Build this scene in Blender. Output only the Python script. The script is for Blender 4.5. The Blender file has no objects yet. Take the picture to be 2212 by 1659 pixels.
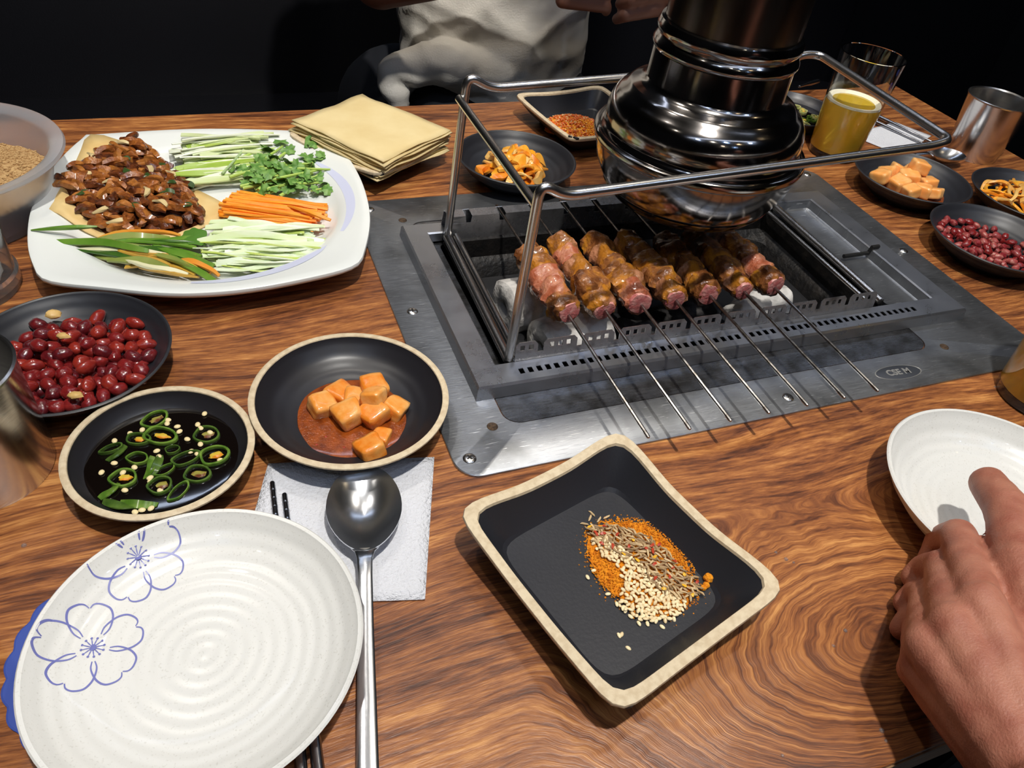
import bpy, bmesh, math, random
from mathutils import Vector, Matrix, noise
PI = math.pi
R = random.Random(11)
sc = bpy.context.scene
C = sc.collection

# ------------------------------------------------------------------ camera, world, lights, exposure
cam_d = bpy.data.cameras.new('camera'); cam = bpy.data.objects.new('camera', cam_d); C.objects.link(cam)
cam_d.sensor_width = 36.0; cam_d.lens = 26.314; cam_d.clip_start = 0.01
_r = Vector((0.9315245, -0.34416719, 0.11752042)); _u = Vector((0.15261428, 0.66324773, 0.73267409)); _f = Vector((0.33010753, 0.66456857, -0.67035634))
cam.matrix_world = Matrix(((_r.x, _u.x, -_f.x, -0.3807), (_r.y, _u.y, -_f.y, -0.4511), (_r.z, _u.z, -_f.z, 0.36), (0, 0, 0, 1)))
sc.camera = cam
w = bpy.data.worlds.new('world'); sc.world = w; w.use_nodes = True
w.node_tree.nodes['Background'].inputs[0].default_value = (0.5, 0.6, 0.8, 1); w.node_tree.nodes['Background'].inputs[1].default_value = 0.02
sc.view_settings.view_transform = 'Standard'; sc.view_settings.look = 'None'; sc.view_settings.gamma = 1.0
sc.view_settings.use_curve_mapping = False
sc.view_settings.exposure = 0.0
CEIL = 1.75
MAIN = (-0.20, -0.50, CEIL - 0.02)      # the downlight over the near side of the table

# ------------------------------------------------------------------ helpers
def lin(c):
    def f(v):
        v /= 255.0
        return v / 12.92 if v <= 0.04045 else ((v + 0.055) / 1.055) ** 2.4
    return (f(c[0]), f(c[1]), f(c[2]), 1.0)

MATS = {}
def pm(name, col, rough=0.5, metal=0.0, col2=None, scale=40.0, lo=0.35, hi=0.65, bump=0.0, bscale=200.0, stretch=(1, 1, 1),
       coat=0.0, trans=0.0, ior=1.45, sss=0.0, emit=None, estr=0.0, detail=3.0, col3=None, sheen=0.0, spec=0.5, alpha=1.0, rvar=0.0):
    if name in MATS: return MATS[name]
    m = bpy.data.materials.new(name); m.use_nodes = True; MATS[name] = m
    nt = m.node_tree; N = nt.nodes; L = nt.links; b = N['Principled BSDF']
    b.inputs['Base Color'].default_value = lin(col); b.inputs['Roughness'].default_value = rough; b.inputs['Metallic'].default_value = metal
    b.inputs['Coat Weight'].default_value = coat; b.inputs['Coat Roughness'].default_value = 0.08
    b.inputs['Transmission Weight'].default_value = trans; b.inputs['IOR'].default_value = ior
    b.inputs['Subsurface Weight'].default_value = sss; b.inputs['Specular IOR Level'].default_value = spec
    b.inputs['Alpha'].default_value = alpha
    if sss: b.inputs['Subsurface Radius'].default_value = (0.01, 0.004, 0.002); b.inputs['Subsurface Scale'].default_value = 0.5
    if emit: b.inputs['Emission Color'].default_value = lin(emit); b.inputs['Emission Strength'].default_value = estr
    tc = N.new('ShaderNodeTexCoord'); mp = N.new('ShaderNodeMapping'); mp.inputs['Scale'].default_value = stretch
    L.new(tc.outputs['Object'], mp.inputs[0])
    if col2 or rvar:
        nz = N.new('ShaderNodeTexNoise'); nz.inputs['Scale'].default_value = scale; nz.inputs['Detail'].default_value = detail
        L.new(mp.outputs[0], nz.inputs['Vector'])
        if col2:
            cr = N.new('ShaderNodeValToRGB'); cr.color_ramp.elements[0].position = lo; cr.color_ramp.elements[1].position = hi
            cr.color_ramp.elements[0].color = lin(col); cr.color_ramp.elements[1].color = lin(col2)
            if col3:
                e = cr.color_ramp.elements.new(min(0.98, hi + 0.12)); e.color = lin(col3)
            L.new(nz.outputs['Fac'], cr.inputs[0]); L.new(cr.outputs[0], b.inputs['Base Color'])
        if rvar:
            mr = N.new('ShaderNodeMapRange'); mr.inputs[1].default_value = 0.3; mr.inputs[2].default_value = 0.7
            mr.inputs[3].default_value = max(0.02, rough - rvar); mr.inputs[4].default_value = rough + rvar
            L.new(nz.outputs['Fac'], mr.inputs[0]); L.new(mr.outputs[0], b.inputs['Roughness'])
    if bump:
        nb = N.new('ShaderNodeTexNoise'); nb.inputs['Scale'].default_value = bscale; nb.inputs['Detail'].default_value = 4
        L.new(mp.outputs[0], nb.inputs['Vector'])
        bp = N.new('ShaderNodeBump'); bp.inputs['Strength'].default_value = bump; bp.inputs['Distance'].default_value = 0.002
        L.new(nb.outputs['Fac'], bp.inputs['Height']); L.new(bp.outputs[0], b.inputs['Normal'])
    return m

class G:
    """collects geometry for ONE mesh object"""
    def __init__(s): s.v = []; s.f = []
    def add(s, vs, fs):
        o = len(s.v); s.v += [tuple(p) for p in vs]; s.f += [tuple(i + o for i in f) for f in fs]; return s
    def box(s, x0, x1, y0, y1, z0, z1):
        vs = [(x, y, z) for z in (z0, z1) for y in (y0, y1) for x in (x0, x1)]
        return s.add(vs, [(0, 2, 3, 1), (4, 5, 7, 6), (0, 1, 5, 4), (2, 6, 7, 3), (0, 4, 6, 2), (1, 3, 7, 5)])
    def loops(s, loops, close=False, cap0=False, cap1=False):
        n = len(loops[0]); vs = [p for l in loops for p in l]; fs = []
        m = len(loops)
        for i in range(m if close else m - 1):
            a = i * n; b = ((i + 1) % m) * n
            for j in range(n):
                k = (j + 1) % n
                fs.append((a + j, a + k, b + k, b + j))
        if cap0: fs.append(tuple(reversed(range(n))))
        if cap1: fs.append(tuple(range((m - 1) * n, m * n)))
        return s.add(vs, fs)
    def lathe(s, prof, seg=48, c=(0, 0, 0)):
        loops = [[(c[0] + r * math.cos(2 * PI * j / seg), c[1] + r * math.sin(2 * PI * j / seg), c[2] + z) for j in range(seg)] for r, z in prof]
        return s.loops(loops)
    def tube(s, path, r, seg=10, cap=True, closed=False):
        P = [Vector(p) for p in path]; n = len(P)
        rr = r if isinstance(r, (list, tuple)) else [r] * n
        loops = []; up = None
        for i in range(n):
            if closed: t = P[(i + 1) % n] - P[i - 1]
            else: t = P[min(i + 1, n - 1)] - P[max(i - 1, 0)]
            if t.length < 1e-9: t = Vector((0, 0, 1))
            t.normalize()
            if up is None:
                a = Vector((0, 0, 1)) if abs(t.z) < 0.9 else Vector((1, 0, 0))
                up = (a - t * a.dot(t)).normalized()
            else:
                up = up - t * up.dot(t)
                up = up.normalized() if up.length > 1e-6 else t.orthogonal().normalized()
            sd = t.cross(up)
            loops.append([P[i] + (up * math.cos(2 * PI * j / seg) + sd * math.sin(2 * PI * j / seg)) * rr[i] for j in range(seg)])
        return s.loops(loops, closed, cap and not closed, cap and not closed)
    def ell(s, c, rad, nu=10, nv=7, rot=None, nz=0.0, seed=0.0):
        vs = []; fs = []
        for i in range(nv + 1):
            th = PI * i / nv
            for j in range(nu):
                ph = 2 * PI * j / nu
                d = Vector((math.sin(th) * math.cos(ph), math.sin(th) * math.sin(ph), math.cos(th)))
                k = 1 + (nz * noise.noise(d * 1.7 + Vector((seed, seed * 1.3, 7))) if nz else 0)
                p = Vector((d.x * rad[0], d.y * rad[1], d.z * rad[2])) * k
                if rot: p = rot @ p
                vs.append(Vector(c) + p)
        for i in range(nv):
            for j in range(nu):
                k = (j + 1) % nu
                fs.append((i * nu + j, (i + 1) * nu + j, (i + 1) * nu + k, i * nu + k))
        return s.add(vs, fs)
    def mesh(s, name, mat, smooth=True):
        me = bpy.data.meshes.new(name); me.from_pydata(s.v, [], s.f); 
        bm = bmesh.new(); bm.from_mesh(me); bmesh.ops.remove_doubles(bm, verts=bm.verts, dist=1e-7); bmesh.ops.recalc_face_normals(bm, faces=bm.faces); bm.to_mesh(me); bm.free()
        if mat: me.materials.append(mat)
        if smooth:
            for p in me.polygons: p.use_smooth = True
            try: me.set_sharp_from_angle(angle=math.radians(40))
            except Exception: pass
        return me
    def build(s, name, mat, parent=None, smooth=True, loc=None, rot=None):
        return link(name, s.mesh(name, mat, smooth), parent, loc, rot)

def link(name, me, parent=None, loc=None, rot=None):
    o = bpy.data.objects.new(name, me); C.objects.link(o)
    if parent: o.parent = parent
    if loc is not None: o.location = loc
    if rot is not None: o.rotation_euler = rot
    return o
def tag(o, label, cat, group=None):
    o['label'] = label; o['category'] = cat
    if group: o['group'] = group
    return o
def thing(name, label, cat, loc=(0, 0, 0), rz=0.0, group=None):
    o = bpy.data.objects.new(name, None); C.objects.link(o); o.empty_display_size = 0.02
    o.location = loc; o.rotation_euler = (0, 0, rz); return tag(o, label, cat, group)
def struct(o): o['kind'] = 'structure'; return o

def rrect(x0, x1, y0, y1, r, z, n=6):
    pts = []
    for cx, cy, a in ((x1 - r, y1 - r, 0), (x0 + r, y1 - r, PI / 2), (x0 + r, y0 + r, PI), (x1 - r, y0 + r, 1.5 * PI)):
        for i in range(n + 1):
            t = a + (PI / 2) * i / n
            pts.append((cx + r * math.cos(t), cy + r * math.sin(t), z))
    return pts
def smooth_path(pts, sub=6, closed=False):
    P = [Vector(p) for p in pts]; n = len(P); out = []
    rng = range(n) if closed else range(n - 1)
    for i in rng:
        p0 = P[i - 1] if (closed or i > 0) else P[i]; p1 = P[i]; p2 = P[(i + 1) % n]
        p3 = P[(i + 2) % n] if (closed or i + 2 < n) else p2
        for k in range(sub):
            t = k / sub
            out.append(0.5 * ((2 * p1) + (p2 - p0) * t + (2 * p0 - 5 * p1 + 4 * p2 - p3) * t * t + (3 * p1 - p0 - 3 * p2 + p3) * t ** 3))
    if not closed: out.append(P[-1])
    return out
def fillet(pts, r, sub=5):
    """polyline with rounded corners of radius-ish r"""
    P = [Vector(p) for p in pts]; out = [P[0]]
    for i in range(1, len(P) - 1):
        a = (P[i - 1] - P[i]); b = (P[i + 1] - P[i]); d = min(r, a.length * 0.48, b.length * 0.48)
        A = P[i] + a.normalized() * d; B = P[i] + b.normalized() * d
        for k in range(sub + 1):
            t = k / sub; out.append(A * (1 - t) ** 2 + P[i] * 2 * t * (1 - t) + B * t * t)
    out.append(P[-1]); return out
def inpoly(x, y, poly):
    c = False; j = len(poly) - 1
    for i in range(len(poly)):
        xi, yi = poly[i]; xj, yj = poly[j]
        if (yi > y) != (yj > y) and x < (xj - xi) * (y - yi) / (yj - yi) + xi: c = not c
        j = i
    return c
def sample(poly, rnd=R):
    xs = [p[0] for p in poly]; ys = [p[1] for p in poly]
    while True:
        x = rnd.uniform(min(xs), max(xs)); y = rnd.uniform(min(ys), max(ys))
        if inpoly(x, y, poly): return x, y
def edge_dist(x, y, poly):
    d = 9
    for i in range(len(poly)):
        a = Vector(poly[i - 1]); b = Vector(poly[i]); p = Vector((x, y)); ab = b - a
        t = max(0, min(1, (p - a).dot(ab) / ab.length_squared)); d = min(d, (p - a - ab * t).length)
    return d
def poisson(poly, n, dmin, rnd=R, tries=4000):
    pts = []
    for _ in range(tries):
        if len(pts) >= n: break
        p = sample(poly, rnd)
        if all((p[0] - q[0]) ** 2 + (p[1] - q[1]) ** 2 > dmin * dmin for q in pts): pts.append(p)
    return pts
def blob(name, caps, voxel, smooth, mat, parent=None, fn=None, extra=None):
    """one continuous skin grown over tapered limbs (p0,r0,p1,r1)"""
    g = G()
    for p0, r0, p1, r1 in caps:
        p0 = Vector(p0); p1 = Vector(p1); n = 8
        g.tube([p0.lerp(p1, i / n) for i in range(n + 1)], [r0 + (r1 - r0) * i / n for i in range(n + 1)], 16)
        g.ell(p0, (r0,) * 3, 14, 10); g.ell(p1, (r1,) * 3, 14, 10)
    for c, rad, rot in (extra or []): g.ell(c, rad, 18, 12, rot)
    me = g.mesh(name + '_tmp', None, False); o = bpy.data.objects.new(name + '_tmp', me); C.objects.link(o)
    m = o.modifiers.new('r', 'REMESH'); m.mode = 'VOXEL'; m.voxel_size = voxel
    s = o.modifiers.new('s', 'SMOOTH'); s.iterations = smooth; s.factor = 0.5
    dg = bpy.context.evaluated_depsgraph_get(); dg.update()
    nm = bpy.data.meshes.new_from_object(o.evaluated_get(dg)); bpy.data.objects.remove(o); bpy.data.meshes.remove(me)
    nm.name = name
    if fn:
        nrm = [v.normal.copy() for v in nm.vertices]
        for v, n_ in zip(nm.vertices, nrm): v.co = fn(v.co.copy(), n_)
    nm.materials.clear(); nm.materials.append(mat)
    for p in nm.polygons: p.use_smooth = True
    return link(name, nm, parent)

# ------------------------------------------------------------------ materials
def wood_mat():
    m = bpy.data.materials.new('wood_laminate'); m.use_nodes = True; nt = m.node_tree; N = nt.nodes; L = nt.links; b = N['Principled BSDF']
    tc = N.new('ShaderNodeTexCoord'); sp = N.new('ShaderNodeSeparateXYZ'); L.new(tc.outputs['Object'], sp.inputs[0])
    def M(op, a, c=None, d=None):
        n = N.new('ShaderNodeMath'); n.operation = op
        for i, v in enumerate((a, c, d)):
            if v is None: continue
            if isinstance(v, (int, float)): n.inputs[i].default_value = v
            else: L.new(v, n.inputs[i])
        return n.outputs[0]
    def nz(x, y, scale, det, rough=0.55, z=0.0):
        cb = N.new('ShaderNodeCombineXYZ'); L.new(x, cb.inputs[0]); L.new(y, cb.inputs[1]); cb.inputs[2].default_value = z
        n = N.new('ShaderNodeTexNoise'); n.inputs['Scale'].default_value = scale; n.inputs['Detail'].default_value = det; n.inputs['Roughness'].default_value = rough
        L.new(cb.outputs[0], n.inputs['Vector']); return n.outputs['Fac']
    X, Y = sp.outputs[0], sp.outputs[1]
    # swirl of the cathedral figure near the front right
    dx = M('MULTIPLY', M('ADD', X, 0.070), 0.50); dy = M('ADD', Y, 0.345)
    d = M('SQRT', M('ADD', M('ADD', M('MULTIPLY', dx, dx), M('MULTIPLY', dy, dy)), 0.00006))
    d = M('ADD', d, M('MULTIPLY', M('SUBTRACT', nz(M('MULTIPLY', X, 22.0), M('MULTIPLY', Y, 30.0), 1.0, 3, z=1.0), 0.5), 0.010))
    fall = M('SUBTRACT', 1.0, M('MINIMUM', M('MULTIPLY', d, 9.0), 1.0)); fall = M('MULTIPLY', M('MULTIPLY', fall, fall), M('SUBTRACT', 3.0, M('MULTIPLY', fall, 2.0))); fall = M('MULTIPLY', fall, 0.62)
    yw = M('ADD', Y, M('MULTIPLY', M('SUBTRACT', nz(M('MULTIPLY', X, 2.2), M('MULTIPLY', Y, 4.0), 1.0, 2, z=3.0), 0.5), 0.10))
    yk = M('ADD', M('MULTIPLY', yw, M('SUBTRACT', 1.0, fall)), M('MULTIPLY', d, M('MULTIPLY', fall, 0.8)))
    n1 = nz(M('MULTIPLY', X, 11.0), M('MULTIPLY', yk, 150.0), 1.0, 5, 0.6)
    n2 = nz(M('MULTIPLY', X, 60.0), M('MULTIPLY', yk, 620.0), 1.0, 4, 0.65, 5.0)
    n3 = nz(M('MULTIPLY', X, 3.0), M('MULTIPLY', yw, 13.0), 1.0, 3, 0.5, 9.0)
    mix = M('ADD', M('ADD', M('MULTIPLY', n1, 0.50), M('MULTIPLY', n2, 0.36)), M('MULTIPLY', n3, 0.26))
    cr = N.new('ShaderNodeValToRGB'); L.new(mix, cr.inputs[0]); e = cr.color_ramp.elements
    e[0].position = 0.43; e[0].color = lin((66, 36, 24)); e[1].position = 0.70; e[1].color = lin((206, 146, 84))
    for p, c in ((0.495, (104, 60, 36)), (0.55, (136, 82, 46)), (0.61, (166, 106, 58))):
        k = e.new(p); k.color = lin(c)
    L.new(cr.outputs[0], b.inputs['Base Color'])
    b.inputs['Roughness'].default_value = 0.34; b.inputs['Specular IOR Level'].default_value = 0.45
    bp = N.new('ShaderNodeBump'); bp.inputs['Strength'].default_value = 0.25; bp.inputs['Distance'].default_value = 0.0012
    L.new(n2, bp.inputs['Height']); L.new(bp.outputs[0], b.inputs['Normal'])
    return m
def steel_mat(name, base, rough, stretch, bump=0.12, stain=None, metal=1.0, sc=60.0, lo=0.4, hi=0.62, dash=None):
    m = bpy.data.materials.new(name); m.use_nodes = True; nt = m.node_tree; N = nt.nodes; L = nt.links; b = N['Principled BSDF']
    b.inputs['Metallic'].default_value = metal; b.inputs['Base Color'].default_value = lin(base)
    tc = N.new('ShaderNodeTexCoord'); mp = N.new('ShaderNodeMapping'); mp.inputs['Scale'].default_value = stretch; L.new(tc.outputs['Object'], mp.inputs[0])
    n = N.new('ShaderNodeTexNoise'); n.inputs['Scale'].default_value = 1.0; n.inputs['Detail'].default_value = 5; n.inputs['Roughness'].default_value = 0.7; L.new(mp.outputs[0], n.inputs['Vector'])
    mr = N.new('ShaderNodeMapRange'); mr.inputs[1].default_value = 0.3; mr.inputs[2].default_value = 0.72; mr.inputs[3].default_value = rough * 0.82; mr.inputs[4].default_value = rough * 1.22
    L.new(n.outputs['Fac'], mr.inputs[0]); L.new(mr.outputs[0], b.inputs['Roughness'])
    bp = N.new('ShaderNodeBump'); bp.inputs['Strength'].default_value = bump; bp.inputs['Distance'].default_value = 0.0006; L.new(n.outputs['Fac'], bp.inputs['Height']); L.new(bp.outputs[0], b.inputs['Normal'])
    if stain:
        n2 = N.new('ShaderNodeTexNoise'); n2.inputs['Scale'].default_value = sc; n2.inputs['Detail'].default_value = 6; L.new(tc.outputs['Object'], n2.inputs['Vector'])
        cr = N.new('ShaderNodeValToRGB'); cr.color_ramp.elements[0].position = lo; cr.color_ramp.elements[0].color = lin(base); cr.color_ramp.elements[1].position = hi; cr.color_ramp.elements[1].color = lin(stain)
        L.new(n2.outputs['Fac'], cr.inputs[0]); L.new(cr.outputs[0], b.inputs['Base Color'])
        src = cr.outputs[0]
        for k, (rz, st, th, col) in enumerate(dash or []):       # worn-in scratches: short streaks of brighter or duller metal
            mq = N.new('ShaderNodeMapping'); mq.inputs['Rotation'].default_value = (0, 0, rz); mq.inputs['Scale'].default_value = st; L.new(tc.outputs['Object'], mq.inputs[0])
            nq = N.new('ShaderNodeTexNoise'); nq.inputs['Scale'].default_value = 1.0; nq.inputs['Detail'].default_value = 3; L.new(mq.outputs[0], nq.inputs['Vector'])
            rq = N.new('ShaderNodeMapRange'); rq.inputs[1].default_value = th; rq.inputs[2].default_value = th + 0.05; L.new(nq.outputs['Fac'], rq.inputs[0])
            mx = N.new('ShaderNodeMix'); mx.data_type = 'RGBA'; mx.inputs[7].default_value = lin(col); L.new(rq.outputs[0], mx.inputs[0]); L.new(src, mx.inputs[6]); src = mx.outputs[2]
            L.new(src, b.inputs['Base Color'])
    return m
def ring_mat(name, col, rough, freq, strength, speck=None, coat=0.0, spec=0.5, dist=0.0008):
    """thrown pottery: concentric throwing marks in relief, fine speckle in colour"""
    m = bpy.data.materials.new(name); m.use_nodes = True; nt = m.node_tree; N = nt.nodes; L = nt.links; b = N['Principled BSDF']
    b.inputs['Base Color'].default_value = lin(col); b.inputs['Roughness'].default_value = rough; b.inputs['Coat Weight'].default_value = coat; b.inputs['Specular IOR Level'].default_value = spec
    tc = N.new('ShaderNodeTexCoord'); vl = N.new('ShaderNodeVectorMath'); vl.operation = 'MULTIPLY'; vl.inputs[1].default_value = (1, 1, 0); L.new(tc.outputs['Object'], vl.inputs[0])
    ln = N.new('ShaderNodeVectorMath'); ln.operation = 'LENGTH'; L.new(vl.outputs[0], ln.inputs[0])
    nz = N.new('ShaderNodeTexNoise'); nz.inputs['Scale'].default_value = 25.0; L.new(tc.outputs['Object'], nz.inputs['Vector'])
    a = N.new('ShaderNodeMath'); a.operation = 'MULTIPLY_ADD'; L.new(nz.outputs['Fac'], a.inputs[0]); a.inputs[1].default_value = 0.004; L.new(ln.outputs['Value'], a.inputs[2])
    k = N.new('ShaderNodeMath'); k.operation = 'MULTIPLY'; k.inputs[1].default_value = freq; L.new(a.outputs[0], k.inputs[0])
    s = N.new('ShaderNodeMath'); s.operation = 'SINE'; L.new(k.outputs[0], s.inputs[0])
    bp = N.new('ShaderNodeBump'); bp.inputs['Strength'].default_value = strength; bp.inputs['Distance'].default_value = dist; L.new(s.outputs[0], bp.inputs['Height']); L.new(bp.outputs[0], b.inputs['Normal'])
    if speck:
        n2 = N.new('ShaderNodeTexNoise'); n2.inputs['Scale'].default_value = 900.0; n2.inputs['Detail'].default_value = 2; L.new(tc.outputs['Object'], n2.inputs['Vector'])
        cr = N.new('ShaderNodeValToRGB'); cr.color_ramp.elements[0].position = 0.60; cr.color_ramp.elements[0].color = lin(col); cr.color_ramp.elements[1].position = 0.72; cr.color_ramp.elements[1].color = lin(speck)
        L.new(n2.outputs['Fac'], cr.inputs[0]); L.new(cr.outputs[0], b.inputs['Base Color'])
    return m

WOOD = wood_mat()
PLATE_STEEL = steel_mat('scratched_steel', (158, 161, 166), 0.36, (60, 900, 60), 0.10, (120, 122, 124), sc=22, lo=0.45, hi=0.7, metal=0.88, dash=[(0.0, (90, 1500, 1), 0.62, (134, 136, 140)), (0.05, (70, 1100, 1), 0.66, (222, 224, 226)), (0.9, (45, 1300, 1), 0.70, (230, 230, 230)), (-0.7, (45, 1300, 1), 0.70, (226, 226, 228))])
PANEL_STEEL = steel_mat('stained_steel', (124, 126, 131), 0.27, (60, 600, 60), 0.05, (84, 83, 82), sc=70, lo=0.42, hi=0.66, metal=0.9)
FRAME_STEEL = steel_mat('frame_steel', (180, 182, 187), 0.30, (40, 40, 40), 0.015, metal=0.93)
RAIL_STEEL = steel_mat('rail_steel', (184, 184, 187), 0.28, (60, 60, 60), 0.02, (104, 100, 96), sc=60, lo=0.55, hi=0.75, metal=0.92)
ROD_STEEL = pm('rod_steel', (214, 211, 207), 0.25, 1.0)
HOOD_STEEL = steel_mat('hood_steel', (146, 142, 139), 0.13, (18, 18, 60), 0.02)
DUCT_STEEL = steel_mat('duct_steel', (128, 120, 112), 0.22, (30, 30, 6), 0.05, (88, 76, 64), sc=16, lo=0.4, hi=0.75)
CUTLERY = pm('cutlery_steel', (212, 215, 220), 0.22, 1.0)
CUP_STEEL = steel_mat('cup_steel', (205, 203, 200), 0.2, (40, 40, 400), 0.05)
SOOT = pm('sooty_iron', (17, 16, 16), 0.5, 0.2, (34, 30, 27), 90, 0.45, 0.7, bump=0.4, bscale=300)
SKEWER_ROD = pm('skewer_steel', (150, 148, 146), 0.28, 1.0, (92, 84, 76), 140, 0.5, 0.7)
GLAZE_BLACK = ring_mat('black_glaze', (34, 33, 37), 0.36, 700.0, 0.16, spec=0.5)
MATTE_BLACK = ring_mat('matte_black', (34, 35, 40), 0.42, 1000.0, 0.16)
SQ_BLACK = pm('black_square_glaze', (38, 39, 44), 0.36, 0.0, bump=0.05, bscale=500)
BEIGE = pm('bare_clay_rim', (214, 197, 166), 0.62, 0, (198, 178, 146), 260, 0.4, 0.65, bump=0.15, bscale=700)
WHITE_POT = ring_mat('speckled_white_glaze', (223, 222, 217), 0.27, 900.0, 0.15, (208, 206, 199), coat=0.2, dist=0.001)
NAPKIN = pm('napkin_paper', (218, 219, 224), 0.9, bump=0.9, bscale=520)
BLACK_WALL = pm('dark_wall', (22, 22, 27), 0.75, 0, (17, 17, 21), 6)
DARK_FLOOR = pm('dark_floor', (30, 30, 32), 0.6, 0, (22, 22, 24), 12)
DARK_CEIL = pm('dark_ceiling', (20, 20, 23), 0.8)
SKIN = pm('skin', (176, 118, 96), 0.5, 0, (154, 92, 74), 55, 0.38, 0.68, bump=0.25, bscale=900, sss=0.12, detail=4)
SKIN_B = pm('skin_far', (132, 90, 74), 0.55, sss=0.08)
NAIL = pm('nail', (222, 172, 156), 0.3)

# ------------------------------------------------------------------ room
def room():
    z0, z1, x0, x1, y0, y1 = -0.74, CEIL, -1.9, 2.3, -2.6, 1.5
    struct(G().box(x0, x1, y0, y1, z0 - 0.05, z0).build('floor', DARK_FLOOR, smooth=False))
    struct(G().box(x0, x1, y0, y1, z1, z1 + 0.05).build('ceiling', DARK_CEIL, smooth=False))
    struct(G().box(x0, x1, y1, y1 + 0.06, z0, z1).build('wall_back', BLACK_WALL, smooth=False))
    struct(G().box(x0, x1, y0 - 0.06, y0, z0, z1).build('wall_front', BLACK_WALL, smooth=False))
    struct(G().box(x0 - 0.06, x0, y0, y1, z0, z1).build('wall_left', BLACK_WALL, smooth=False))
    struct(G().box(x1, x1 + 0.06, y0, y1, z0, z1).build('wall_right', BLACK_WALL, smooth=False))
    b = thing('bench', 'long black padded bench behind the far side of the table', 'bench', (0.1, 1.12, -0.74))
    m = pm('black_vinyl', (20, 20, 25), 0.45, bump=0.1, bscale=300)
    def pad(x0, x1, y0, y1, z0, z1, r=0.03):
        g = G(); g.loops([rrect(x0 + i, x1 - i, y0 + i, y1 - i, r, z) for i, z in ((0.02, z0), (0, z0 + 0.02), (0, z1 - 0.03), (0.01, z1 - 0.01), (0.035, z1))], cap0=True, cap1=True); return g
    pad(-1.2, 1.2, -0.34, 0.12, 0.30, 0.42).build('seat', m, b)
    pad(-1.2, 1.2, 0.10, 0.24, 0.30, 0.98).build('backrest', m, b)
    G().box(-1.18, 1.18, -0.30, 0.2, 0.0, 0.30).build('plinth', BLACK_WALL, b, False)
room()

def downlight(x, y, col, estr, lamp=None, label='', r=0.035):
    t = thing('downlight', label, 'ceiling light', (x, y, CEIL), group='recessed ceiling downlights')
    G().lathe([(r + 0.012, 0.0), (r + 0.012, -0.006), (r + 0.002, -0.012), (r, -0.010), (r, -0.002)], 32).build('trim_ring', pm('white_trim', (215, 215, 215), 0.5), t)
    g = G(); g.add([(r * math.cos(2 * PI * i / 24), r * math.sin(2 * PI * i / 24), -0.004) for i in range(24)], [tuple(range(24))])
    g.build('lens', pm('lens_%d_%d_%d_%d' % (col[0], col[1], col[2], int(estr)), (10, 10, 10), 0.5, emit=col, estr=estr), t, False)
    if lamp:
        e, ang, rad, tgt, blend = lamp
        ld = bpy.data.lights.new('downlight_lamp', 'SPOT'); ld.energy = e; ld.spot_size = math.radians(ang); ld.spot_blend = blend; ld.shadow_soft_size = rad; ld.color = lin(col)[:3]
        lo = bpy.data.objects.new('downlight_lamp', ld); C.objects.link(lo); lo.parent = t; lo.location = (0, 0, -0.02)
        lo.rotation_euler = (Vector(tgt) - Vector((x, y, CEIL - 0.02))).to_track_quat('-Z', 'Y').to_euler()
    return t
downlight(MAIN[0], MAIN[1], (255, 251, 244), 90, (100, 74, 0.028, (-0.05, 0.0, 0), 0.35), 'warm white downlight straight above the near edge of the table')
downlight(-0.72, 0.34, (255, 248, 238), 60, (11, 70, 0.03, (-0.2, 0.15, 0), 0.5), 'white downlight above the left end of the table')
downlight(0.42, 0.06, (255, 246, 232), 60, (14, 84, 0.035, (0.15, -0.05, 0), 0.5), 'warm downlight above the right end of the table')
downlight(-0.22, 0.50, (255, 246, 234), 60, (24, 52, 0.03, (0.05, 0.40, 0), 0.6), 'warm downlight above the far edge of the table')
for i, (x, y, c, s, nm) in enumerate((
        (-0.95, -1.15, (190, 215, 255), 60, 'cool downlight left behind the near seats'), (-0.45, -1.35, (255, 250, 240), 90, 'white downlight behind the near seats'),
        (0.05, -1.25, (170, 205, 255), 70, 'cool blue downlight in the row behind the near seats'), (0.5, -1.45, (255, 226, 180), 70, 'amber downlight in the row behind the near seats'),
        (0.95, -1.2, (190, 215, 255), 70, 'cool downlight right behind the near seats'), (-0.2, -2.0, (255, 240, 215), 80, 'warm downlight nearest the front wall'),
        (0.35, -2.1, (170, 205, 255), 80, 'cool downlight nearest the front wall'), (1.3, -0.55, (255, 226, 180), 60, 'amber downlight near the right wall'),
        (-1.2, -0.3, (255, 246, 232), 60, 'white downlight near the left wall'), (1.0, 0.85, (255, 240, 215), 25, 'dim warm downlight over the far bench'))):
    downlight(x, y, c, s, (4, 150, 0.03, (0.0, -0.1, 0), 0.6) if i in (0, 2, 4) else None, nm, 0.03)

def strip_light(label, x0, x1, y, e):
    t = thing('strip_light', label, 'ceiling light', ((x0 + x1) / 2, y, CEIL), group='linear ceiling strips')
    h = (x1 - x0) / 2
    G().box(-h, h, -0.035, 0.035, -0.03, 0.0).build('housing', pm('grey_housing', (70, 70, 74), 0.5), t, False)
    G().box(-h + 0.01, h - 0.01, -0.024, 0.024, -0.034, -0.0302).build('diffuser', pm('strip_diffuser_%d' % int(e), (20, 20, 20), 0.5, emit=(214, 228, 255), estr=e), t, False)
strip_light('long cool strip light on the ceiling behind the near seats', -1.3, 1.1, -0.98, 7)
strip_light('long cool strip light on the ceiling above the far bench', -0.9, 2.1, 1.02, 9)

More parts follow.
